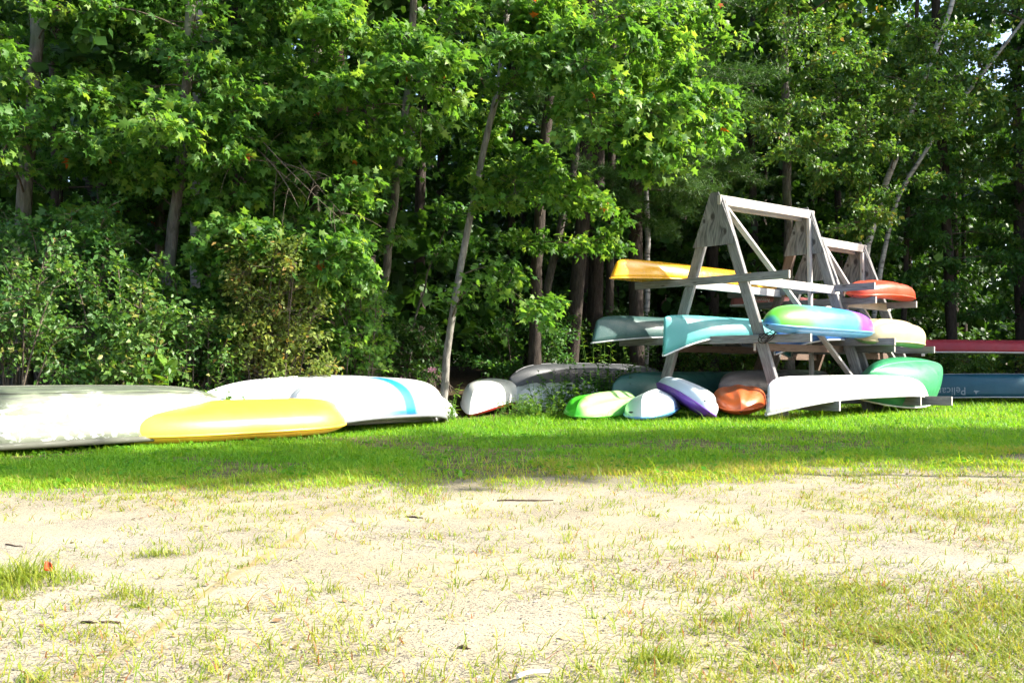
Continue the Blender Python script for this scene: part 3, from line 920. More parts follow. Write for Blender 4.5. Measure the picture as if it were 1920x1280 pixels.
C_G.build('canoe', bf(W(2.3, 1.35, .30), W(4.85, 1.36, .36), math.radians(30)), 'kelly green canoe overturned under the cream kayak', 'canoe', M_KGREEN, M_WHITEV, keel=M_PALEGREEN)
# --- shaded pair far right
C_Q = Canoe(5.2, .9, .28, sheer=.03, rock=.02, cor=10, stem=.7)
C_Q.build('canoe', bf((8.35, 21.0, 1.12), (13.5, 20.6, 1.06)), 'maroon canoe on a high stand in the shade, upper of the two rightmost', 'canoe', M_MAROON, M_SILVERV, gr=.017)
C_F = Canoe(5.0, .9, .50, sheer=.06, rock=.03, cor=7, stem=.6, e1=.7, e2=.85)
C_F.build('canoe', bf((9.1, 20.75, .13), (14.1, 20.4, .11)), 'deep blue canoe with pale lettering lying on the grass in shade', 'canoe', M_BLUEDK, M_SILVERV, keel=M_SILVERV)
C_F.lettering('Pelican', .20, -.775, .84, M_PRINTG)


def bird_mark():
    """Small bird emblem beside the lettering."""
    pts = np.array([(0, 0), (.10, .015), (.05, .035), (.03, .075), (.015, .035), (-.02, .02)])
    tx = -.775 + (.44 + pts[:, 0]) / 2.5
    P = C_F.surf(tx, -(.84 + pts[:, 1] / .67)); P[:, 1] -= .009
    mb = MB(); c = P.mean(0)
    mb.add(np.concatenate([P, c[None]]), [[i, (i + 1) % 6, 6] for i in range(6)])
    link('emblem', mb.mesh('emblem', M_PRINTG), C_F.root)


bird_mark()
st = empty('boat_stand', (10.6, 20.9, 0), 'plain timber stand carrying the maroon canoe in the shade', 'stand')
for x in (8.9, 13.0):
    board('post', st, (x, 21.05, -.05), (x, 21.05, 1.0), .09, .09, M_WOODSHADE, zhint=(0, 1, 0))
    board('arm', st, (x, 20.2, 1.04), (x, 21.5, 1.04), .09, .07, M_WOODSHADE)

# rope looped round the lower arm
def rope():
    mb = MB()
    c = W(-.11, 1.0, 1.24); u = Vector(UV)
    for k in range(4):
        an = np.linspace(0, 2 * math.pi, 18)
        r = .065 + .03 * ((k * 7) % 4) / 2
        pts = np.array([list(c + Vector(VV) * (k * .045 - .07 + r * 1.2 * math.cos(a)) + Vector((0, 0, r * (.6 + .15 * k) * math.sin(a + .5 * k) - .03 * (k % 2))) - u * (.03 + .012 * k + .015 * math.sin(3 * a))) for a in an])
        tube(mb, pts, .007, 5, cap=False)
    o = link('rope', mb.mesh('rope', M_BLACK, True))
    tag(o, 'black rope looped round the lower rack arm beside the leg', 'rope')


rope()

# ------------------------------------------------------------------ foliage
LEAF = {
    'maple': (np.array([(0, 0, 0), (-.40, .06, -.03), (-.22, .28, .03), (-.52, .58, -.08), (-.18, .55, .04), (0, 1, -.10), (.18, .55, .04), (.52, .58, -.08), (.22, .28, .03), (.40, .06, -.03)], float),
              [np.array([[0, 1, 2, 9], [9, 2, 8, 8]]), ]),
    'simple': (np.array([(0, 0, 0), (-.30, .42, .06), (0, 1, -.06), (.30, .42, .06)], float), None),
    'lance': (np.array([(0, 0, 0), (-.14, .40, .03), (0, 1, -.10), (.14, .40, .03)], float), None),
    'clump': (np.array([(0, 0, 0), (-.42, .30, .08), (-.20, .95, -.06), (.28, .80, .06), (.45, .25, -.04)], float), None),
}
MAPLE_F = np.array([[0, 1, 2], [0, 2, 8], [0, 8, 9], [2, 3, 4], [2, 4, 6], [2, 6, 8], [4, 5, 6], [8, 6, 7]])
LF = {'maple': MAPLE_F, 'simple': np.array([[0, 1, 2], [0, 2, 3]]), 'lance': np.array([[0, 1, 2], [0, 2, 3]]), 'clump': np.array([[0, 1, 2], [0, 2, 3], [0, 3, 4]])}


def nrmz(a):
    return a / (np.linalg.norm(a, axis=-1, keepdims=True) + 1e-9)


def add_leaves(mb, P, tip, nr, size, kind, rnd):
    if len(P) == 0: return
    tip = nrmz(tip)
    side = nrmz(np.cross(tip, nr)); nr = np.cross(side, tip)
    T = LEAF[kind][0]; Fc = LF[kind]
    size = np.broadcast_to(size, (len(P),))
    V = P[:, None, :] + size[:, None, None] * (T[None, :, 0:1] * side[:, None, :] + T[None, :, 1:2] * tip[:, None, :] + T[None, :, 2:3] * nr[:, None, :])
    k = len(T)
    Fx = (np.arange(len(P))[:, None, None] * k + Fc[None]).reshape(-1, 3)
    mb.add(V.reshape(-1, 3), Fx, np.repeat(rnd, len(Fc)))


SUNA = np.array(SUNV)


def spray(rng, mbL, mbT, pts, ntw, tl, m, size, kind, t0=.2, flat=.16, droop=.5, tone=0.0):
    """Twigs with leaves along a limb: flat, layered and drooping at the tips."""
    pts = np.asarray(pts, float); n = len(pts)
    t = t0 + (1 - t0) * rng.uniform(0, 1, ntw) ** .8
    f = t * (n - 1); i = np.clip(f.astype(int), 0, n - 2); fr = (f - i)[:, None]
    base = pts[i] * (1 - fr) + pts[i + 1] * fr
    tg = nrmz(pts[i + 1] - pts[i])
    sd = nrmz(np.cross(tg, UP))
    ang = rng.uniform(.35, 1.25, ntw) * rng.choice([-1, 1], ntw)
    d = tg * np.cos(ang)[:, None] + sd * np.sin(ang)[:, None] + UP * rng.normal(0, flat, ntw)[:, None]
    d = nrmz(d)
    ln = tl * rng.uniform(.45, 1.1, ntw) * (1.15 - .55 * t)
    if mbT is not None:
        e = base + d * ln[:, None] + UP * (-.10 * ln)[:, None]
        wv = .006 * np.ones(ntw)
        V = np.stack([base - UP * wv[:, None], base + UP * wv[:, None], e], 1)
        mbT.add(V.reshape(-1, 3), np.arange(ntw * 3).reshape(-1, 3))
    tt = rng.uniform(.12, 1.05, (ntw, m))
    P = base[:, None, :] + d[:, None, :] * (ln[:, None] * tt)[..., None]
    P[..., 2] -= .16 * (ln[:, None] * tt) ** 1.6
    P = P + rng.normal(0, .025 + size * .25, P.shape)
    dd = np.broadcast_to(d[:, None, :], P.shape)
    tip = dd * .6 + rng.normal(0, .55, P.shape) - UP * (droop * rng.uniform(.2, 1.4, P.shape[:2]))[..., None]
    nr = UP * .55 + SUNA * .45 + rng.normal(0, .45, P.shape)
    sz = size * rng.uniform(.45, 1.25, P.shape[:2])
    rn = np.clip(rng.beta(2.2, 2.6, P.shape[:2]) + tone + rng.normal(0, .17, (ntw, 1)) + rng.normal(0, .10), 0, .97)
    rn = np.where(rng.uniform(0, 1, rn.shape) < .0012, 1.0, rn)
    add_leaves(mbL, P.reshape(-1, 3), tip.reshape(-1, 3), nr.reshape(-1, 3), sz.ravel(), kind, rn.ravel())


def limb(rng, p0, p1, sag=.12):
    p0 = np.asarray(p0, float); p1 = np.asarray(p1, float)
    L = np.linalg.norm(p1 - p0)
    mid = (p0 + p1) / 2 + UP * sag * L + rng.normal(0, .06 * L, 3)
    return bez(p0, mid, p1, 9)


def on_path(path, z):
    """The point of a trunk path at height z."""
    path = np.asarray(path)
    return np.array([np.interp(z, path[:, 2], path[:, 0]), np.interp(z, path[:, 2], path[:, 1]), np.clip(z, path[0, 2], path[-1, 2])])


def make_tree(name, label, path, r0, r1, bark, leafmat, targets=(), rand=0, zr=(2, 7), reach=(1.0, 2.2), kind='maple', size=.125, dens=1.0, seed=0, group=None,
              tl=.62, m=11, top=True, ntop=26, facing=None, tone=0.0, droop=.5, ntw=16, topz=(8.6, 13.5), cat='tree', topr=3.0, dead=()):
    """Tapered trunk, limbs to the given points and at random, leafy sprays along them; coarse top above."""
    rng = np.random.default_rng(seed + 100)
    path = np.asarray([list(p) for p in path], float)
    path[0, 2] = float(gz(path[0, 0], path[0, 1])) - .06
    root = empty(name, Vector(path[0]), label, cat, group)
    o = path[0].copy()
    tp = smooth_path(path, 22)
    tp[1:-1] += rng.normal(0, .012, (20, 3)) * (1, 1, 0)
    mbT = MB()
    rad = np.linspace(r0, r1, 22); rad[0] *= 1.35; rad[1] *= 1.12
    tube(mbT, tp - o, rad, 10, jit=.07)
    mbB = MB(); mbL = MB()
    ls = []
    for tgt in targets:
        p1 = np.array(tgt[0]); n_ = tgt[1] if len(tgt) > 1 else ntw; t_l = tgt[2] if len(tgt) > 2 else tl
        hd = math.hypot(p1[0] - on_path(tp, p1[2])[0], p1[1] - on_path(tp, p1[2])[1])
        z0 = min(max(p1[2] - rng.uniform(.0, .75) * hd, 1.0 + .25 * p1[2]), tp[-1, 2])
        ls.append((on_path(tp, z0), p1, n_, t_l))
    for k in range(rand):
        z0 = rng.uniform(*zr)
        p0 = on_path(tp, z0)
        az = rng.uniform(0, 2 * math.pi)
        d = np.array((math.cos(az), math.sin(az), 0))
        if facing is not None and rng.uniform() < .7:
            fa = facing + rng.normal(0, .7); d = np.array((math.cos(fa), math.sin(fa), 0))
        L = rng.uniform(*reach)
        ls.append((p0, p0 + d * L + UP * rng.uniform(-.15, .35) * L, ntw, tl))
    nodes = np.zeros((0, 3))
    ls.sort(key=lambda q: np.linalg.norm(q[1] - q[0]))
    for p0, p1, n_, t_l in ls:
        if len(nodes):
            dn = np.linalg.norm(nodes - p1, axis=1) + .6 * np.abs(nodes[:, 2] - p1[2])
            kb = int(np.argmin(dn))
            if dn[kb] < .8 * np.linalg.norm(p1 - p0): p0 = nodes[kb]
        lp = limb(rng, p0, p1)
        nodes = np.concatenate([nodes, lp[3:8]])
        L = np.linalg.norm(p1 - p0)
        tube(mbB, lp - o, np.linspace(min(.008 + .006 * L, r0 * .5), .003, 9), 5)
        spray(rng, mbL, mbB, lp - o, int(n_ * dens), t_l, m, size, kind, tone=tone, droop=droop)
    for (p0, p1) in dead:
        lp = limb(rng, p0, p1, .10)
        tube(mbB, lp - o, np.linspace(.011, .003, 9), 4)
        for j in range(7):
            q = lp[rng.integers(2, 9)]; d = nrmz((lp[-1] - lp[0]) + rng.normal(0, .8, 3) * np.linalg.norm(lp[-1] - lp[0]))
            e = q + d * rng.uniform(.2, .55) - UP * rng.uniform(0, .2)
            tube(mbB, limb(rng, q, e, .12) - o, np.linspace(.005, .002, 9), 3)
    if top:
        for k in range(ntop):
            z0 = rng.uniform(topz[0] - 1.2, topz[1] - .5)
            p0 = on_path(tp, z0); az = rng.uniform(0, 2 * math.pi); L = rng.uniform(.8, topr)
            p1 = p0 + np.array((math.cos(az), math.sin(az), .25)) * L
            p1[2] = max(p1[2], topz[0])
            lp = limb(rng, p0, p1)
            tube(mbB, lp - o, np.linspace(.04, .008, 9), 4)
            spray(rng, mbL, None, lp - o, 15, .9, 8, .27, 'clump', flat=.3)
    link('trunk', mbT.mesh('trunk', bark, True), root)
    link('branches', mbB.mesh('branches', M_TWIG, True), root, kind='stuff')
    link('crown', mbL.mesh('crown', leafmat), root, kind='stuff')
    return root


FACE = math.atan2(VV[1], VV[0])


def tpx(Y, *pp):
    return [at(x, y, Y) for x, y in pp]


def box_targets(rng, n, x0, x1, y0, y1, Y0, Y1, ntw=16, tl=.62):
    return [(at(rng.uniform(x0, x1), rng.uniform(y0, y1), rng.uniform(Y0, Y1)), ntw, tl) for _ in range(n)]


RT = np.random.default_rng(77)


def boxes(*bs):
    out = []
    for b in bs: out += box_targets(RT, *b)
    return out


G_EDGE = 'trees along the edge of the wood'
# trunk pixels are taken from the photograph at each tree's own distance
make_tree('maple_tree', 'thick mossy grey trunk rising at the far left edge of the wood', tpx(12.6, (45, 760), (46, 390), (60, 200), (72, 0), (80, -700)), .115, .06, M_BARK, M_MAPLE,
          boxes((10, -60, 220, 160, 330, 11.2, 12.8), (10, -60, 300, -40, 150, 11.6, 13), (8, 20, 230, 250, 470, 11.6, 12.8)), 10, (2.0, 6.5), seed=1, group=G_EDGE)
make_tree('maple_tree', 'slim dark trunk just behind the mossy one at far left', tpx(15, (110, 760), (105, 300), (100, 0), (96, -600)), .10, .05, M_BARKD, M_MAPLE2,
          boxes((12, -40, 330, -20, 420, 13.8, 15.4)), 12, (1.5, 7), seed=2, group=G_EDGE)
make_tree('maple_tree', 'forked grey maple with reddish upper stem above the big-leaved weed', tpx(12.4, (300, 760), (318, 470), (345, 260), (354, 120), (356, 0), (360, -700)), .085, .045, M_BARK, M_MAPLE,
          boxes((14, 120, 480, -20, 200, 11.4, 12.8), (10, 150, 420, 200, 420, 11.6, 12.8), (5, 380, 470, 180, 300, 11.3, 12.2)), 10, (2.2, 6.5), seed=3, group=G_EDGE)
make_tree('birch_tree', 'white-barked birch with black marks standing among the left trees', tpx(13.6, (362, 760), (366, 400), (365, 250), (372, 60), (380, -600)), .075, .04, M_BIRCH, M_MAPLE2,
          boxes((8, 300, 560, 20, 330, 13, 14.4)), 8, (2.4, 7), seed=4, group=G_EDGE)
make_tree('maple_tree', 'pale grey trunk half hidden by leaves left of the birch', tpx(14.5, (288, 760), (300, 420), (302, 200), (310, -600)), .08, .045, M_BARK, M_MAPLE2,
          boxes((10, 160, 480, 0, 420, 13.6, 15)), 10, (1.2, 7), seed=5, group=G_EDGE)
make_tree('maple_tree', 'straight sunlit grey trunk with bright branches reaching over the gap', tpx(14.6, (590, 760), (590, 320), (594, 120), (600, -600)), .10, .06, M_BARK, M_MAPLE,
          boxes((18, 480, 880, -30, 130, 11.6, 13.6, 18), (14, 600, 890, 60, 185, 11.6, 13.2, 18), (8, 480, 760, 120, 210, 11.8, 13.4), (10, 480, 640, 200, 330, 12, 13.6)), 6, (3.0, 7), seed=6, group=G_EDGE)
make_tree('maple_tree', 'brown ridged trunk leaning beside the straight grey one', tpx(14.2, (612, 760), (628, 420), (650, 270), (630, 130), (628, -600)), .11, .07, M_BARKR, M_MAPLE,
          boxes((9, 640, 830, 230, 345, 12.2, 13.2, 14, .5), (6, 560, 720, 250, 330, 12.4, 13.4), (26, 380, 715, 345, 500, 11.4, 13.0, 17)), 4, (2, 5), seed=7, group=G_EDGE,
          dead=[(np.array(at(*a_)), np.array(at(*b_))) for a_, b_ in (((600, 330, 12.4), (440, 300, 11.6)), ((560, 300, 12.2), (640, 400, 11.4)), ((480, 250, 12), (620, 395, 11.3)), ((650, 210, 12.6), (790, 205, 12)), ((470, 270, 12), (560, 390, 11.4)))])
make_tree('maple_tree', 'grey trunk slanting up out of the pink-flowered weeds', tpx(15.4, (698, 760), (710, 620), (725, 470), (745, 340), (770, 120), (790, -500)), .075, .05, M_BARK, M_MAPLE2,
          boxes((8, 560, 700, 330, 640, 13.6, 15), (5, 760, 900, 60, 240, 15, 16.2)), 3, (3.5, 7), seed=8, group=G_EDGE)
make_tree('maple_tree', 'slender leaning maple, bare-stemmed, at the open gap behind the boats', tpx(14.0, (826, 770), (850, 560), (878, 430), (905, 280), (933, 180), (950, 60), (975, -500)),   .058, .034, M_BARKP, M_MAPLE,
          boxes((5, 870, 1060, 480, 570, 13, 14, 9, .45), (3, 900, 1050, 560, 610, 13, 13.8, 7, .4), (12, 900, 1160, 290, 390, 13.4, 14.8, 15), (20, 950, 1260, 0, 190, 12.2, 14, 18),
                (18, 1060, 1360, 120, 260, 12, 13.6, 18), (7, 1170, 1270, 240, 310, 12.2, 13.2), (10, 900, 1120, -40, 90, 12.4, 14)), 0, seed=9, group=G_EDGE)
make_tree('maple_tree', 'deep-set maple whose bright boughs hang over the middle of the boats', tpx(17.2, (1000, 760), (1010, 400), (1040, 100), (1080, -500)), .12, .07, M_BARKD, M_MAPLE,
          boxes((22, 1000, 1400, -50, 150, 13.2, 16, 17), (12, 1200, 1420, 60, 230, 13.6, 15.4), (8, 860, 1010, 200, 330, 16, 17.5), (9, 950, 1160, 320, 470, 15.4, 16.8)), 4, (4, 8), seed=10, group=G_EDGE)
make_tree('maple_tree', 'small-leaved tree behind the tall rack with pale hanging twigs', tpx(22.5, (1480, 770), (1478, 400), (1470, 100), (1460, -400)), .12, .07, M_BARK, M_SMALL,
          boxes((26, 1380, 1620, -30, 260, 18.4, 21.5, 20), (16, 1480, 1760, 180, 350, 19, 21.5, 20), (9, 1540, 1700, 330, 450, 18.8, 20.5, 16), (6, 1440, 1560, 220, 330, 18, 19.5)), 6, (4.5, 9), kind='simple', size=.11, seed=11, group=G_EDGE, m=14, topz=(10, 15))
def birch2():
    r = make_tree('birch_tree', 'pale birch leaning right behind the racks', tpx(22.6, (1598, 750), (1622, 470), (1663, 345), (1705, 215), (1768, 60), (1820, -100)), .095, .05, M_BIRCH, M_SMALL,
                  boxes((30, 1590, 1820, 0, 330, 19.6, 22, 20)), 0, kind='simple', size=.12, seed=12, group=G_EDGE, top=False, m=14)
    r = make_tree('birch_tree', 'second birch slanting far right, its bare stem crossing the bright leaves', tpx(23.4, (1610, 750), (1672, 385), (1738, 275), (1800, 190), (1850, 130), (1895, 70), (1990, -60)), .07, .035, M_BIRCH, M_SMALL,
                  boxes((10, 1780, 1960, -20, 120, 22, 24, 18)), 0, kind='simple', size=.12, seed=13, group=G_EDGE, top=False, m=14)


birch2()
make_tree('maple_tree', 'tall tree filling the upper right corner with layered leaves', tpx(26, (1790, 745), (1770, 300), (1756, 150), (1750, -400)), .15, .09, M_BARKD, M_SMALL,
          boxes((26, 1660, 1960, -30, 200, 22, 26, 22, .8), (16, 1680, 1940, 180, 330, 23.5, 26.5, 20, .8)), 10, (4, 10), kind='simple', size=.14, seed=14, group=G_EDGE, m=14, topz=(11, 17), topr=4.5)
make_tree('maple_tree', 'dim tree whose low boughs close the wood at the right edge', tpx(27.5, (1915, 742), (1910, 300), (1905, 0), (1900, -400)), .16, .1, M_BARKD, M_MAPLE2,
          boxes((22, 1680, 1960, 330, 620, 25, 28, 20, .8)), 12, (1.5, 9), kind='simple', size=.15, seed=15, group=G_EDGE, m=13, topz=(11, 17), topr=4.5)
make_tree('maple_tree', 'low bough tree in shade just behind the rear rack', tpx(25.5, (1690, 745), (1700, 420), (1715, 250), (1720, 0)), .08, .05, M_BARKD, M_MAPLE2,
          boxes((18, 1590, 1800, 340, 560, 23.4, 25.5, 18)), 6, (1.5, 6), kind='simple', size=.13, seed=16, group=G_EDGE, top=False, m=13)
# thin saplings
make_tree('sapling', 'thin bare sapling bent right in the dark gap', tpx(16.5, (762, 745), (772, 640), (785, 570), (806, 500), (830, 440)), .028, .012, M_BARK, M_MAPLE2,
          boxes((4, 770, 880, 380, 470, 16, 17)), 0, seed=17, top=False, group=G_EDGE)
make_tree('birch_tree', 'little white birch stem seen below the yellow canoe', tpx(20.5, (1212, 735), (1211, 590), (1214, 480), (1210, 250)), .075, .05, M_BIRCH, M_MAPLE2,
          boxes((5, 1120, 1260, 330, 480, 20, 21.5)), 0, seed=18, top=False, group=G_EDGE)
make_tree('maple_tree', 'grey leaning trunk glimpsed between the pines', tpx(21, (1000, 740), (1030, 520), (1062, 380), (1100, 220), (1130, -300)), .10, .06, M_BARK, M_MAPLE2,
          boxes((8, 980, 1180, 330, 480, 19, 21)), 5, (4, 9), seed=19, group=G_EDGE, topz=(9, 14))


# --- pines
def make_pine(label, path, r0, targets, seed, rand=0, zr=(3, 9), name='pine_tree'):
    rng = np.random.default_rng(seed)
    path = np.asarray([list(p) for p in path], float); path[0, 2] = float(gz(path[0, 0], path[0, 1])) - .06
    root = empty(name, Vector(path[0]), label, 'tree', 'pine trees in the wood')
    o = path[0]; tp = smooth_path(path, 18)
    mbT = MB(); tube(mbT, tp - o, np.linspace(r0, r0 * .6, 18), 10, jit=.06)
    mbB = MB(); mbL = MB()
    ls = [(on_path(tp, t[2] + .4), np.array(t)) for t in targets]
    for k in range(rand):
        z0 = rng.uniform(*zr); az = rng.uniform(0, 6.28); L = rng.uniform(1.2, 3)
        ls.append((on_path(tp, z0), on_path(tp, z0) + np.array((math.cos(az) * L, math.sin(az) * L, rng.uniform(-.2, .5)))))
    for p0, p1 in ls:
        lp = limb(rng, p0, p1, .05) - o
        tube(mbB, lp, np.linspace(.03, .006, 9), 5)
        nt_ = 46
        t = rng.uniform(.25, 1, nt_); f = t * 8; i = np.clip(f.astype(int), 0, 7); fr = (f - i)[:, None]
        b = lp[i] * (1 - fr) + lp[i + 1] * fr
        tg = nrmz(lp[i + 1] - lp[i]); sd = nrmz(np.cross(tg, UP))
        d = nrmz(tg * rng.uniform(.3, 1, (nt_, 1)) + sd * rng.normal(0, .7, (nt_, 1)) + UP * rng.normal(.1, .25, (nt_, 1)))
        for st_ in np.linspace(.15, 1, 5):
            c = b + d * (.55 * st_ * (1.2 - .5 * t))[:, None]
            k = 10
            nd = nrmz(d[:, None, :] * .7 + rng.normal(0, .6, (nt_, k, 3)))
            P = np.broadcast_to(c[:, None, :], nd.shape)
            add_leaves(mbL, P.reshape(-1, 3), nd.reshape(-1, 3), rng.normal(0, 1, (nt_ * k, 3)), .15 * rng.uniform(.7, 1.2, nt_ * k), 'needle', rng.beta(2, 2, nt_ * k))
    link('trunk', mbT.mesh('trunk', M_BARKD, True), root)
    link('branches', mbB.mesh('branches', M_TWIG, True), root, kind='stuff')
    link('crown', mbL.mesh('crown', M_PINE), root, kind='stuff')


LEAF['needle'] = (np.array([(-.035, 0, 0), (.035, 0, 0), (0, 1, -.05)], float), None)
LF['needle'] = np.array([[0, 1, 2]])
make_pine('pine with feathery sunlit needles hanging above the rack top', tpx(19.5, (1195, 740), (1190, 400), (1200, 0), (1210, -500)), .16,
          [at(*p) for p in ((1330, 290, 17.2), (1300, 330, 17), (1350, 250, 17.5), (1280, 350, 17.4), (1250, 300, 17.8), (1400, 200, 18), (1420, 160, 18), (1440, 140, 18.5), (1370, 180, 18.2), (1400, 300, 18.8),
                            (1430, 340, 19.3), (1290, 400, 18.5), (1240, 430, 18.8), (1390, 390, 19.4), (1340, 360, 18))], 41, 6, (5, 9))
make_pine('leaning dark pine trunk left of the yellow canoe', tpx(19.2, (1066, 735), (1080, 560), (1097, 380), (1105, 0), (1110, -500)), .165,
          [at(*p) for p in ((1130, 330, 18.5), (1160, 260, 18.8), (1050, 250, 18.8), (1180, 380, 18.6))], 42, 8, (5, 9))
make_pine('straight dark pine trunk between the leaning pine and the rack', tpx(21.5, (1112, 735), (1120, 400), (1124, 0), (1126, -400)), .19, [], 43, 10, (5, 10))
make_pine('narrow dark pine trunk beside the yellow canoe tip', tpx(20.5, (1140, 735), (1146, 400), (1150, 0), (1150, -400)), .10, [], 44, 8, (5, 10))

# --- deep wood: many dark trees in rows
PROTOS = []


def deep_wood():
    rng = np.random.default_rng(9)
    protos = []
    for k in range(3):
        mbL = MB()
        for j in range(46):
            z0 = rng.uniform(1.0, 14); az = rng.uniform(0, 6.28); L = rng.uniform(1.2, 3.4)
            p0 = np.array((0, 0, z0)); p1 = p0 + np.array((math.cos(az) * L, math.sin(az) * L, rng.uniform(-.3, .8)))
            spray(rng, mbL, None, limb(rng, p0, p1), 16, 1.0, 8, .23, 'clump', flat=.3)
        mbT = MB()
        tube(mbT, np.array([(0, 0, -.3), (.05, .02, 4), (-.06, .08, 9), (.05, 0, 15)]), [.17, .14, .1, .05], 9, jit=.05)
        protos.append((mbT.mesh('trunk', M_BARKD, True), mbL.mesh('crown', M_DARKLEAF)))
    PROTOS.extend(protos)
    k = 0
    spots = []
    for row, (a, step) in enumerate(((-7.5, 2.7), (-11, 3.0), (-15, 3.4), (-20, 4.2), (-27, 5.0))):
        s = -16 - row * 2.0
        while s < 30 + row * 5:
            p = W(s + rng.uniform(-.8, .8), a + rng.uniform(-1.2, 1.2))
            px = CX + F * p.x / max(p.y, 1)
            if p.y > 10 and -250 < px < 2300 and not (row == 0 and 760 < px < 1200):
                spots.append(p)
            s += step
    for p in spots:
        root = empty('forest_tree', gp(p.x, p.y), 'dark tree deep in the shaded wood behind the front row', 'tree', 'trees deep in the wood')
        root.rotation_euler = (0, 0, rng.uniform(0, 6.28))
        sc = rng.uniform(.85, 1.25); root.scale = (sc, sc, sc * rng.uniform(.9, 1.15))
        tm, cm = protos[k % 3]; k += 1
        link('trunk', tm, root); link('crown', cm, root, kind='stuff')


deep_wood()


def far_wood():
    """The wood beyond, where single trees can no longer be told apart."""
    rng = np.random.default_rng(12)
    mb = MB(); n = 26000
    P = np.stack([rng.uniform(-45, 50, n), rng.uniform(44, 56, n), 13 * rng.uniform(0, 1, n) ** 1.15], 1)
    P[:, 2] += gz(P[:, 0], P[:, 1])
    add_leaves(mb, P, rng.normal(0, 1, (n, 3)) - UP * .4, rng.normal(0, .6, (n, 3)) + UP * .6, rng.uniform(.5, 1.0, n), 'clump', rng.beta(2, 2, n))
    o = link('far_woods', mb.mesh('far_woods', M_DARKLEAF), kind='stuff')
    tag(o, 'dense dark wood closing the view behind the trees', 'wood', kind='stuff')


far_wood()

# --- trees behind and beside the lot: their shade lies across the lawn and the far right
def shade_trees():
    rng = np.random.default_rng(3)
    mbL = MB()
    for j in range(36):
        z0 = rng.uniform(9.2, 11.4); az = rng.uniform(0, 6.28); L = rng.uniform(.3, 1.5)
        p0 = np.array((0, 0, z0)); p1 = p0 + np.array((math.cos(az) * L, math.sin(az) * L, rng.uniform(-.2, .4)))
        spray(rng, mbL, None, limb(rng, p0, p1), 12, .6, 8, .2, 'clump', flat=.3)
    mbT = MB(); tube(mbT, np.array([(0, 0, -.2), (.1, 0, 5), (0, .1, 11.2)]), [.06, .05, .03], 9)
    tm = mbT.mesh('trunk', M_BARK, True); cm = mbL.mesh('crown', M_MAPLE2)
    for (x, y, s) in SHADE:
        root = empty('shade_tree', Vector((x, y, 0)), 'tall leafy tree beside the lot, beyond the picture, shading the lawn', 'tree', 'trees around the lot')
        root.scale = (s, s, s); root.rotation_euler = (0, 0, rng.uniform(0, 6.28))
        link('trunk', tm, root); link('crown', cm, root, kind='stuff')
    for k, (x, y, s) in enumerate(SHADE2):
        root = empty('shade_tree', Vector((x, y, 0)), 'bushy tree beside the lot, beyond the picture, shading the far boats', 'tree', 'bushy trees beside the lot')
        root.scale = (s, s, s); root.rotation_euler = (0, 0, rng.uniform(0, 6.28))
        tm2, cm2 = PROTOS[k % 3]
        link('trunk', tm2, root); link('crown', cm2, root, kind='stuff')


def caster(x, y, zc):
    """Foot of a tree whose crown centre (height zc) shades the ground at x, y."""
    k = zc / math.tan(SUN_EL)
    return x + SUNH.x * k, y + SUNH.y * k


SHADE = []
for (x, y, s) in ((-3.4, 7.0, .85), (-1.9, 7.3, .9), (-.6, 7.7, 1.0), (.2, 9.3, .95), (2.2, 8.1, 1.0), (3.2, 9.9, 1.0), (5.2, 8.6, 1.0), (6.6, 10.2, 1.0), (8.6, 9.0, 1.0)):
    cx_, cy_ = caster(x, y, 10.3 * s)
    SHADE.append((cx_, cy_, s))
SHADE2 = [(17.5, 21.0, 1.0), (18.5, 24.0, 1.1), (17.0, 27.0, 1.1), (22, 22.5, 1.1), (21.5, 27, 1.15), (20, 31, 1.2), (26, 25, 1.2), (19.5, 19.5, .9), (20.5, 22.3, 1.2), (23.5, 24.6, 1.25), (19.2, 25.6, 1.15), (23, 29.5, 1.25), (25, 33, 1.3)]
shade_trees()

# ------------------------------------------------------------------ shrubs and weeds
def make_shrub(name, label, base, targets, leafmat, kind, size, seed, ntw=16, m=12, tl=.4, stems=5, tone=0.0, cat='shrub', droop=.35, group=None):
    rng = np.random.default_rng(seed)
    base = gp(base[0], base[1]); o = np.array(base)
    root = empty(name, base, label, cat, group)
    mbB = MB(); mbL = MB()
    for p in targets:
        p1 = np.array(p)
        b0 = o + np.array((rng.normal(0, .12), rng.normal(0, .12), 0)) + (p1 - o) * (.25, .25, 0)
        lp = bez(b0, (b0 * .4 + p1 * .6) * (1, 1, 0) + UP * (p1[2] * .95), p1, 9)
        tube(mbB, lp - o, np.linspace(.013, .004, 9), 5)
        spray(rng, mbL, mbB, lp - o, ntw, tl, m, size, kind, t0=.3, flat=.45, droop=droop, tone=tone)
    link('stems', mbB.mesh('stems', M_TWIG, True), root, kind='stuff')
    link('foliage', mbL.mesh('foliage', leafmat), root, kind='stuff')
    return root


def bx(n, x0, x1, y0, y1, Y0, Y1):
    return [at(RT.uniform(x0, x1), RT.uniform(y0, y1), RT.uniform(Y0, Y1)) for _ in range(n)]


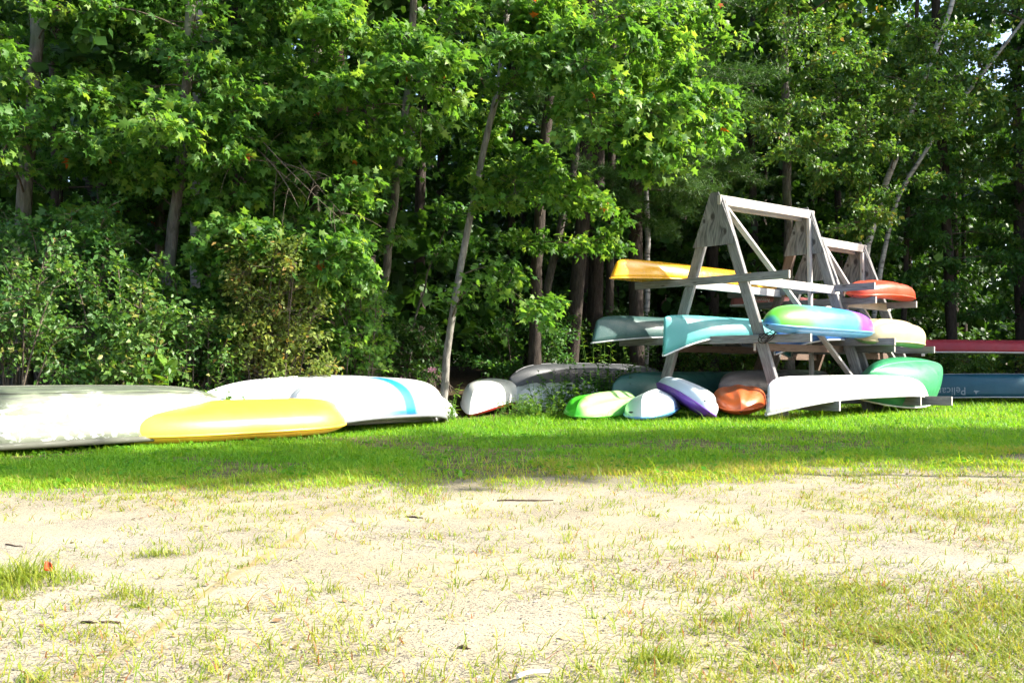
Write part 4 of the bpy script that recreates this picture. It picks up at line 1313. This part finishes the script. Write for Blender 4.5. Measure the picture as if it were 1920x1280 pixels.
G_SH = 'shrubs at the wood edge'
make_shrub('shrub', 'glossy green shrub at the far left behind the rowing boat', (-5.7, 10.6), bx(22, -60, 130, 500, 720, 9.9, 11.2) + bx(6, -40, 160, 440, 520, 10.4, 11.4), M_SMALL, 'simple', .075, 201, ntw=17, group=G_SH)
make_shrub('shrub', 'broad bright shrub with sunlit leaves above the rowing boat', (-4.6, 10.9), bx(26, 90, 330, 570, 710, 10.2, 11.4) + bx(9, 120, 360, 480, 580, 10.6, 11.6), M_SMALL, 'simple', .085, 202, ntw=17, tone=.02, group=G_SH)
make_shrub('shrub', 'tall dark shrub rising between the left trunks', (-5.6, 11.8), bx(34, -40, 230, 380, 560, 11.3, 12.4), M_MAPLE2, 'simple', .08, 203, ntw=18, group=G_SH)
make_shrub('shrub', 'maple-leaved sapling thicket between the bright shrub and the yellowish one', (-4.0, 12.0), bx(22, 220, 450, 500, 700, 11.4, 12.2), M_MAPLE, 'maple', .10, 213, ntw=14, m=10, group=G_SH)
make_shrub('shrub', 'yellowish small-leaved shrub in the middle of the left thicket', (-3.2, 11.9), bx(56, 410, 620, 450, 700, 11.2, 12.4), M_OLIVE, 'simple', .07, 204, ntw=18, group=G_SH)
make_shrub('shrub', 'shadowed shrub behind the yellow kayak below the grey maple', (-3.9, 11.5), bx(26, 300, 450, 560, 710, 11.1, 12.2), M_SMALL, 'simple', .07, 205, ntw=16, tone=-.1, group=G_SH)
make_shrub('shrub', 'mixed green shrub with arching twigs left of the slanting trunk', (-2.1, 12.9), bx(34, 560, 720, 490, 690, 12, 13.2), M_MAPLE, 'maple', .085, 206, ntw=14, m=10, group=G_SH)
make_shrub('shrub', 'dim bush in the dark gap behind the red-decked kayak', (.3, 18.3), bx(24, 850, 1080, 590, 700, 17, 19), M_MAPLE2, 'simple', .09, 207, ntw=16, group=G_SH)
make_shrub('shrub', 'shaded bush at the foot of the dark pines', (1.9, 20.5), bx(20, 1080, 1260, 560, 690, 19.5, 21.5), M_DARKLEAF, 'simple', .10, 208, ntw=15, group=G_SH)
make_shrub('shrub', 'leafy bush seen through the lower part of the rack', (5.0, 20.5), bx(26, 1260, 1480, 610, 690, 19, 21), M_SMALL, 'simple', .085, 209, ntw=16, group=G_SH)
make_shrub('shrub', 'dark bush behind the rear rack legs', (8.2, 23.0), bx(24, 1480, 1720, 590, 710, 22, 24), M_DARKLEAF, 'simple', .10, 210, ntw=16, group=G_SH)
make_shrub('shrub', 'shaded bush between the maroon and the deep blue canoes', (12.6, 22.9), bx(26, 1730, 1960, 650, 715, 21.8, 23), M_SMALL, 'simple', .085, 211, ntw=16, group=G_SH)
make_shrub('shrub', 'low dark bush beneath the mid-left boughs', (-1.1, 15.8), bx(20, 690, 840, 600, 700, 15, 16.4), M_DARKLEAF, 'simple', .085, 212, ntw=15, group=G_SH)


def make_weed(label, x, y, h, n, leafmat, seed, lsize=.13, flower=None, kind='lance', spread=.25, name='weed_plant', dens=9, tone=0.0, group=None):
    """Upright stems with leaves all the way up; some carry a flower head."""
    rng = np.random.default_rng(seed)
    b = gp(x, y); root = empty(name, b, label, 'plant', group)
    mbB = MB(); mbL = MB(); heads = []
    for k in range(n):
        az = rng.uniform(0, 6.28); r = spread * math.sqrt(rng.uniform())
        p0 = np.array((math.cos(az) * r, math.sin(az) * r, 0)); hh = h * rng.uniform(.6, 1.05)
        p1 = p0 + np.array((math.cos(az) * .25 * hh * rng.uniform(.2, 1), math.sin(az) * .25 * hh * rng.uniform(.2, 1), hh))
        lp = bez(p0, (p0 + p1) / 2 + rng.normal(0, .03, 3), p1, 7)
        tube(mbB, lp, np.linspace(.006, .003, 7), 4)
        q = int(dens * (1 + hh))
        t = rng.uniform(.15, 1, q); f = t * 6; i = np.clip(f.astype(int), 0, 5); fr = (f - i)[:, None]
        P = lp[i] * (1 - fr) + lp[i + 1] * fr
        a2 = rng.uniform(0, 6.28, q)
        tip = np.stack([np.cos(a2), np.sin(a2), rng.normal(.15, .35, q)], 1)
        add_leaves(mbL, P, tip, UP + rng.normal(0, .35, (q, 3)), lsize * rng.uniform(.6, 1.15, q) * (1.15 - .4 * t), kind, np.clip(rng.beta(2, 2, q) + tone, 0, .97))
        heads.append(lp[-1])
    link('stems', mbB.mesh('stems', M_WEED, True), root, kind='stuff')
    link('leaves', mbL.mesh('leaves', leafmat), root, kind='stuff')
    if flower:
        for hp in heads[:flower]:
            bm = bmesh.new()
            for q in range(26):
                c = Vector(hp) + Vector((rng.normal(0, .035), rng.normal(0, .035), rng.normal(.015, .022)))
                bmesh.ops.create_icosphere(bm, subdivisions=1, radius=.012, matrix=Matrix.Translation(c))
            me = bpy.data.meshes.new('flower_head'); bm.to_mesh(me); bm.free(); me.materials.append(M_FLOWER)
            link('flower_head', me, root)
    return root


M_FLOWER = NT('pink_flower').base((.52, .24, .32), .7).m
make_weed('pink-flowered weed standing behind the striped dinghy, nearest the slender maple', -1.42, 13.4, .74, 15, M_WEED, 301, flower=2, spread=.22)
make_weed('pink-flowered weed behind the plain white dinghy', -2.95, 13.0, .72, 16, M_WEED, 302, flower=2, spread=.35)
make_weed('pink-flowered weed left of the plain white dinghy, before the yellowish shrub', -3.3, 11.7, .86, 18, M_WEED, 303, flower=2, spread=.4)
make_weed('bright green weed between yellow kayak and the thicket', -3.55, 11.25, .55, 22, M_WEED, 304, spread=.5, tone=.1)
make_weed('leafy weed with long yellow-green leaves behind the white dinghies', -2.1, 13.3, .62, 20, M_WEED, 305, spread=.5, tone=.15)
make_weed('ferny yellow-green weed at the foot of the slender maple', -1.0, 13.7, .50, 14, M_WEED, 306, spread=.2, tone=.25, lsize=.12)
make_weed('sunlit weed growing between red-decked kayak and lime kayak', .55, 14.6, .42, 26, M_WEED, 307, spread=.5, tone=.1)
make_weed('dark low weed beside the lime kayak', .25, 14.0, .26, 34, M_SMALL, 308, spread=.45, lsize=.07, kind='simple', dens=14)
make_weed('viny weed hanging over the aluminium canoe', 1.55, 16.0, .82, 26, M_DARKLEAF, 309, spread=.6, lsize=.10, kind='simple', dens=14)
make_weed('viny weed with pale leaves behind the rack leg', 2.7, 17.6, 1.15, 14, M_SMALL, 310, spread=.5, lsize=.10, kind='simple', dens=12)
make_weed('weed sprouting past the pale aluminium canoe under the rack', 4.3, 18.2, .80, 16, M_SMALL, 311, spread=.5, lsize=.09, kind='simple', dens=12)
make_weed('pale-tipped weed standing above the dark green canoe', 1.75, 18.4, 1.35, 7, M_WEED, 312, spread=.2, lsize=.15, tone=.2)
make_weed('low green weed between the yellow kayak and plain white dinghy', -2.75, 11.1, .42, 22, M_WEED, 320, spread=.3, lsize=.08)
make_weed('shady weed patch behind the rowing boat tip', -3.6, 10.9, .50, 26, M_SMALL, 321, spread=.5, lsize=.08, kind='simple', dens=13)
make_weed('thick weed patch behind the middle of the rowing boat', -5.0, 10.0, .55, 30, M_SMALL, 322, spread=.7, lsize=.08, kind='simple', dens=13)
make_weed('tangled dark weed before the dull aluminium canoe', 1.15, 15.9, .75, 30, M_MAPLE2, 323, spread=.65, lsize=.10, kind='simple', dens=15)
make_weed('leafy weed beside the silver tarpaulin', .75, 15.3, .55, 22, M_WEED, 324, spread=.4, lsize=.09, kind='simple', dens=13)
make_weed('small weed in front of the striped dinghy end', -.93, 13.05, .24, 14, M_WEED, 313, spread=.14, lsize=.07)
make_weed('weed between the white boats and the thicket', -2.6, 12.6, .75, 16, M_WEED, 314, spread=.35, tone=.05)


def big_leaf_plant():
    b = gp(-3.93, 10.55); root = empty('broadleaf_weed', b, 'big-leaved pale green weed behind the rowing boat', 'plant')
    rng = np.random.default_rng(8)
    mbB = MB(); tube(mbB, np.array([(0, 0, 0), (.02, 0, .3), (.04, .02, .62), (.05, .0, .78)]), [.012, .01, .008, .004], 6)
    link('stem', mbB.mesh('stem', M_WEED, True), root)
    T = []
    for i in range(7):
        for j in range(-3, 4):
            y = i / 6; wd = .36 * math.sin(math.pi * min(1, y * .93 + .05)) ** .8
            T.append((j / 3 * wd, y, .05 * abs(j) / 3 - .16 * y * y))
    T = np.array(T); q = [[i * 7 + j, i * 7 + j + 1, (i + 1) * 7 + j + 1, (i + 1) * 7 + j] for i in range(6) for j in range(6)]
    mb = MB(); mb.add(T, q, .75); me = mb.mesh('leaf', M_WEED, True)
    for k, (z, az, el, s) in enumerate(((.12, 2.6, .1, .22), (.2, -.4, .2, .2), (.3, 3.6, .15, .23), (.36, -1.4, .1, .22), (.45, .6, .3, .2), (.5, 2.9, .4, .25), (.56, -1.9, .2, .2), (.6, 4.0, .5, .22), (.66, 1.3, .8, .2), (.7, -.6, .9, .22), (.74, 3.0, 1.1, .25))):
        d = Vector((math.cos(az) * math.cos(el), math.sin(az) * math.cos(el), math.sin(el)))
        M = frame((.03, .01, z), d, (0, 0, 1)) @ Matrix.Rotation(-math.pi / 2, 4, 'Z') @ Matrix.Scale(s, 4)
        link('leaf', me, root, M)


big_leaf_plant()

# ------------------------------------------------------------------ grass
def blades(mb, x, y, h, wd, rng, lean=.5, rnd=None):
    n = len(x)
    z = gz(x, y)
    az = rng.uniform(0, 2 * math.pi, n)
    ln = rng.uniform(.05, lean, n) * h
    b = np.stack([x, y, z - .004], 1)
    sd = np.stack([-np.sin(az), np.cos(az), np.zeros(n)], 1)
    fw = np.stack([np.cos(az), np.sin(az), np.zeros(n)], 1)
    mid = b + fw * (.35 * ln)[:, None] + UP * (.6 * h)[:, None]
    tp = b + fw * ln[:, None] + UP * h[:, None]
    V = np.stack([b - sd * (wd * .5)[:, None], b + sd * (wd * .5)[:, None], mid + sd * (wd * .4)[:, None], mid - sd * (wd * .4)[:, None], tp], 1).reshape(-1, 3)
    i = np.arange(n)[:, None] * 5
    return V, i


def add_blades(mb, x, y, h, wd, rng, lean, rnd, mid=True):
    V, i = blades(mb, x, y, h, wd, rng, lean)
    n = len(x)
    f1 = np.concatenate([i, i + 1, i + 4], 1) if not mid else None
    if mid:
        mb.add(V, np.concatenate([i, i + 1, i + 2], 1), rnd)
        base = mb.n - len(V)
        mb.f.append(np.concatenate([i, i + 2, i + 3], 1).astype(np.int32) + base); mb.r.append(rnd.astype(np.float32))
        mb.f.append(np.concatenate([i + 3, i + 2, i + 4], 1).astype(np.int32) + base); mb.r.append(rnd.astype(np.float32))
    else:
        mb.add(V, f1, rnd)


def grass_points(rng, n, y0, y1, margin=1.12, pw=1.0):
    """Distances with density falling as the ground recedes."""
    u_ = rng.uniform(0, 1, n)
    yy = 1 / (1 / y0 + (1 / y1 - 1 / y0) * u_)
    xx = rng.uniform(-1, 1, n) * (960 / F * yy * margin + .5)
    return xx, yy


def lawn():
    rng = np.random.default_rng(15)
    mb = MB()
    x, y = grass_points(rng, 470000, 4.2, 26)
    a = (x - 3.29) * VV[0] + (y - 15) * VV[1]
    lm = lawn_mask(x, y) * (1 - sstep(1.2, 2.4, -a))
    bare = fbm(x, y, .9, 51); thin = sstep(.54, .66, bare) * sstep(12.0, 9.0, y) * .88
    keep = rng.uniform(0, 1, len(x)) < (lm ** 1.6) * (1 - thin)
    x, y = x[keep], y[keep]; n = len(x)
    tone = fbm(x, y, .7, 61); fine = fbm(x, y, 4, 63)
    edge = 1 - lawn_mask(x, y - .9)
    h = (.026 + .034 * rng.uniform(0, 1, n) ** 2) * (.7 + .7 * fine) * (.55 + .45 * lawn_mask(x, y)) * (1 + .35 * sstep(8, 14, y))
    long_ = rng.uniform(0, 1, n) < .012; h = np.where(long_, h * 2.2, h)
    wd = .0038 + .00042 * y
    rnd = np.clip(.18 + .42 * tone + .22 * rng.normal(0, .6, n) + .16 * fine + .38 * edge, 0, 1)
    add_blades(mb, x, y, h, wd, rng, 1.5, rnd)
    # clover and plantain leaves low in the sward
    cx, cy = grass_points(rng, 900, 5.2, 16)
    cx, cy = cx[lawn_mask(cx, cy) > .7], cy[lawn_mask(cx, cy) > .7]
    idx = np.repeat(np.arange(len(cx)), 9); q = len(idx)
    P = np.stack([cx[idx] + rng.normal(0, .05, q), cy[idx] + rng.normal(0, .05, q), np.zeros(q)], 1)
    P[:, 2] = gz(P[:, 0], P[:, 1]) + rng.uniform(.012, .045, q)
    add_leaves(mb, P, rng.normal(0, 1, (q, 3)) * (1, 1, .3), UP + rng.normal(0, .25, (q, 3)), rng.uniform(.02, .045, q), 'clump', rng.uniform(.05, .4, q))
    o = link('lawn_grass', mb.mesh('lawn_grass', M_LAWN), kind='stuff')
    tag(o, 'mown green grass of the lawn in front of the boats', 'grass', kind='stuff')


lawn()


def sand_grass():
    rng = np.random.default_rng(16)
    mb = MB()
    # clumps: more of them to the right and low in the view, few on the bare sand at left
    cx, cy = grass_points(rng, 26000, 1.9, 7.6)
    dens = .12 + 1.3 * sstep(.0, 1.0, cx / cy * 3.0) * sstep(3.5, 2.5, cy) + .50 * sstep(4.3, 6.0, cy) + .25 * sstep(-.5, 1.5, cx) * sstep(3.0, 4.5, cy)
    dens = dens * (.25 + sstep(.34, .64, fbm(cx, cy, 1.5, 71))) * 1.25
    keep = (rng.uniform(0, 1, len(cx)) < dens) & (lawn_mask(cx, cy) < .8)
    cx, cy = cx[keep], cy[keep]
    k = rng.integers(2, 11, len(cx))
    idx = np.repeat(np.arange(len(cx)), k); n = len(idx)
    sp = rng.uniform(.012, .06, len(cx))[idx]
    x = cx[idx] + rng.normal(0, 1, n) * sp; y = cy[idx] + rng.normal(0, 1, n) * sp
    h = rng.uniform(.008, .040, n) * (.7 + .6 * rng.uniform(0, 1, len(cx))[idx])
    rnd = np.clip(rng.normal(.50, .16, len(cx))[idx] + rng.normal(0, .14, n), 0, 1)
    rnd = np.where(rng.uniform(0, 1, n) < .03, 1.0, rnd)
    add_blades(mb, x, y, h, .0030 + .0004 * y + 0 * h, rng, 3.2, rnd)
    o = link('sparse_grass', mb.mesh('sparse_grass', M_SGRASS), kind='stuff')
    tag(o, 'sparse yellowish grass sprouting through the sand', 'grass', kind='stuff')


sand_grass()


def tuft(label, x, y, rx, ry, h, n, seed, tone, mat=None):
    rng = np.random.default_rng(seed)
    mb = MB()
    r = 1.25 * rng.uniform(0, 1, n) ** .62 * (.75 + .5 * rng.uniform(0, 1, n)); az = rng.uniform(0, 6.28, n)
    xx = x + rx * r * np.cos(az); yy = y + ry * r * np.sin(az)
    hh = h * rng.uniform(.2, 1.05, n) * (1.15 - .8 * r)
    keep = rng.uniform(0, 1, n) < .62; xx, yy, hh = xx[keep], yy[keep], hh[keep]; n = len(xx)
    add_blades(mb, xx, yy, hh, np.full(n, .0036), rng, 2.4, np.clip(rng.normal(tone + .14, .15, n), 0, 1))
    base = np.array((x, y, float(gz(x, y))))
    mb.v = [v - base.astype(np.float32) for v in mb.v]
    o = link('grass_tuft', mb.mesh('grass_tuft', mat or M_SGRASS), None, Matrix.Translation(Vector(base)))
    tag(o, label, 'grass tuft', 'grass tufts on the sand', kind='thing')


def gpx(px, py):
    Y = CH * F / (py - HY)
    return (px - CX) / F * Y, Y


for (px, py, rx, ry, h, n, tone, label, mt) in (
        (35, 1090, .21, .16, .13, 1500, .25, 'large shaggy grass tuft at the left edge of the sand', M_SGRASS),
        (15, 1118, .08, .05, .07, 160, .3, 'small bright tuft just below the large shaggy one', M_SGRASS),
        (300, 1040, .13, .05, .075, 330, .3, 'wide low tuft on the sand above the spiky yellowish one', M_SGRASS),
        (240, 1118, .10, .06, .085, 300, .4, 'spiky yellowish tuft on the sand below the wide low one', M_SGRASS),
        (262, 1138, .05, .02, .04, 110, .2, 'tiny flat tuft beside the spiky yellowish one', M_SGRASS),
        (1240, 1240, .085, .045, .06, 380, .25, 'bushy green tuft at the bottom of the sand, right of centre', M_SGRASS),
        (1810, 968, .28, .14, .085, 520, .5, 'broad straw-yellow tuft on the sand at right', M_SGRASS),
        (840, 1160, .03, .02, .03, 60, .35, 'single small tuft in the middle of the bare sand', M_SGRASS),
        (625, 1110, .07, .04, .06, 130, .4, 'loose tuft on the open sand left of the middle', M_SGRASS),
        (1360, 1165, .05, .03, .06, 130, .2, 'dark-rooted green tuft in the patchy grass at lower right', M_SGRASS),
        (450, 995, .06, .04, .05, 90, .4, 'little upright tuft near the upper edge of the sand at left', M_SGRASS)):
    x, y = gpx(px, py)
    tuft(label, x, y, rx, ry, h, n, px * 7 + py, tone, mt)
px_, py_ = W(-1.28, 1.85)[:2]
tuft('tall grass clump at the near tip of the faded white canoe', px_, py_, .16, .10, .34, 170, 5, .25)


# pebbles and grit
def pebbles():
    rng = np.random.default_rng(19)
    x, y = grass_points(rng, 5000, 1.9, 6.6)
    keep = (lawn_mask(x, y) < .5) & (rng.uniform(0, 1, len(x)) < .2 + .8 * sstep(.4, .65, fbm(x, y, 1.1, 5)))
    x, y = x[keep], y[keep]; n = len(x)
    r = rng.uniform(.0018, .0065, n) * (.8 + .05 * y)
    oct_ = np.array([(1, 0, 0), (0, 1, 0), (-1, 0, 0), (0, -1, 0), (0, 0, .7), (0, 0, -.5)], float)
    V = oct_[None] * r[:, None, None] * rng.uniform(.6, 1.3, (n, 6, 1)) + np.stack([x, y, gz(x, y) + r * .2], 1)[:, None]
    fc = np.array([[0, 1, 4], [1, 2, 4], [2, 3, 4], [3, 0, 4]])
    mb = MB(); mb.add(V.reshape(-1, 3), (np.arange(n)[:, None, None] * 6 + fc[None]).reshape(-1, 3), np.repeat(rng.uniform(0, 1, n), 4))
    m = NT('pebble'); m.base(m.ramp(m.attr('rnd'), [(0, (.06, .055, .05)), (.5, (.22, .19, .16)), (1, (.5, .46, .4))]), .85)
    o = link('gravel', mb.mesh('gravel', m.m), kind='stuff')
    tag(o, 'fine gravel and grit scattered over the sand', 'gravel', kind='stuff')


pebbles()


def litter():
    rng = np.random.default_rng(23)
    x, y = grass_points(rng, 150, 2.1, 9)
    P = np.stack([x, y, gz(x, y) + .006], 1); n = len(x)
    mb = MB(); add_leaves(mb, P, rng.normal(0, 1, (n, 3)) * (1, 1, .15), UP + rng.normal(0, .3, (n, 3)), rng.uniform(.015, .035, n), 'simple', rng.uniform(0, 1, n))
    m = NT('dry_leaf'); m.base(m.ramp(m.attr('rnd'), [(0, (.09, .05, .025)), (.6, (.20, .12, .05)), (1, (.36, .26, .12))]), .8)
    o = link('fallen_leaves', mb.mesh('fallen_leaves', m.m), kind='stuff')
    tag(o, 'small dry fallen leaves scattered on sand and grass', 'leaves', kind='stuff')


litter()

# sticks, bark scraps, a plastic strip and the orange scrap
def stick(label, px, py, L, r, az, seed, name='stick', cat='stick'):
    rng = np.random.default_rng(seed)
    x, y = gpx(px, py); b = gp(x, y, r * .8)
    t = np.linspace(-L / 2, L / 2, 7)
    pts = np.stack([t * math.cos(az), t * math.sin(az), np.zeros(7)], 1) + rng.normal(0, r * .7, (7, 3)) * (1, 1, .3)
    mb = MB(); tube(mb, pts, r * np.array([.25, .7, 1, .6, .9, .5, .2]) if cat == 'bark' else np.linspace(r, r * .5, 7), 6, jit=.3)
    tag(link(name, mb.mesh(name, M_BARKR, True), None, Matrix.Translation(b)), label, cat)


stick('short dark stick lying on the upper sand', 778, 970, .10, .006, -.35, 1)
stick('long thin stick along the edge between lawn and sand', 985, 937, .32, .006, .05, 2)
stick('dark crumbled bark scrap on the sand at lower left, left piece', 165, 1167, .06, .0055, -.2, 3, 'bark_scrap', 'bark')
stick('dark crumbled bark scrap on the sand at lower left, right piece', 208, 1166, .07, .005, -.15, 4, 'bark_scrap', 'bark')
stick('dark bark scrap on the sand below the middle, near the bottom', 872, 1216, .04, .005, -.4, 5, 'bark_scrap', 'bark')
stick('thin dark twig behind the large shaggy tuft', 25, 1021, .12, .004, -.5, 6)


def strip():
    x, y = gpx(990, 1274); b = gp(x, y, .003)
    an = np.linspace(.55, 1.5, 14)
    mb = MB(); tube(mb, np.stack([-.10 * np.cos(an) + .06, .10 * np.sin(an) - .08, .008 + .006 * np.sin(an * 2)], 1), .0055, 7)
    m = NT('white_tube').base((.75, .74, .70), .4).m
    tag(link('plastic_tube', mb.mesh('plastic_tube', m, True), None, Matrix.Translation(b)), 'curved white plastic tube half in the sand at the bottom edge', 'tube')
    x, y = gpx(82, 1085); b = gp(x + .03, y - .02, -.035)
    root = empty('marker_flag', b, 'small orange marker flag on a wire in the shaggy tuft', 'flag')
    mb = MB(); tube(mb, np.array([(0, 0, -.02), (.004, 0, .06), (.002, 0, .115)]), .0016, 5); link('wire', mb.mesh('wire', M_BLACK), root)
    xs = np.linspace(0, .024, 6); zs = np.linspace(.075, .106, 5); X, Z = np.meshgrid(xs, zs, indexing='ij')
    V = np.stack([X - .014, -.004 + .006 * np.sin(X * 130 + Z * 60), Z - X * .3], -1)
    mb = MB(); mb.add(V, [[i * 5 + j, i * 5 + j + 1, (i + 1) * 5 + j + 1, (i + 1) * 5 + j] for i in range(5) for j in range(4)])
    fo = link('flag', mb.mesh('flag', NT('orange_vinyl').base((.75, .10, .03), .5).m, True), root)
    fo.modifiers.new('thickness', 'SOLIDIFY').thickness = .0012


strip()
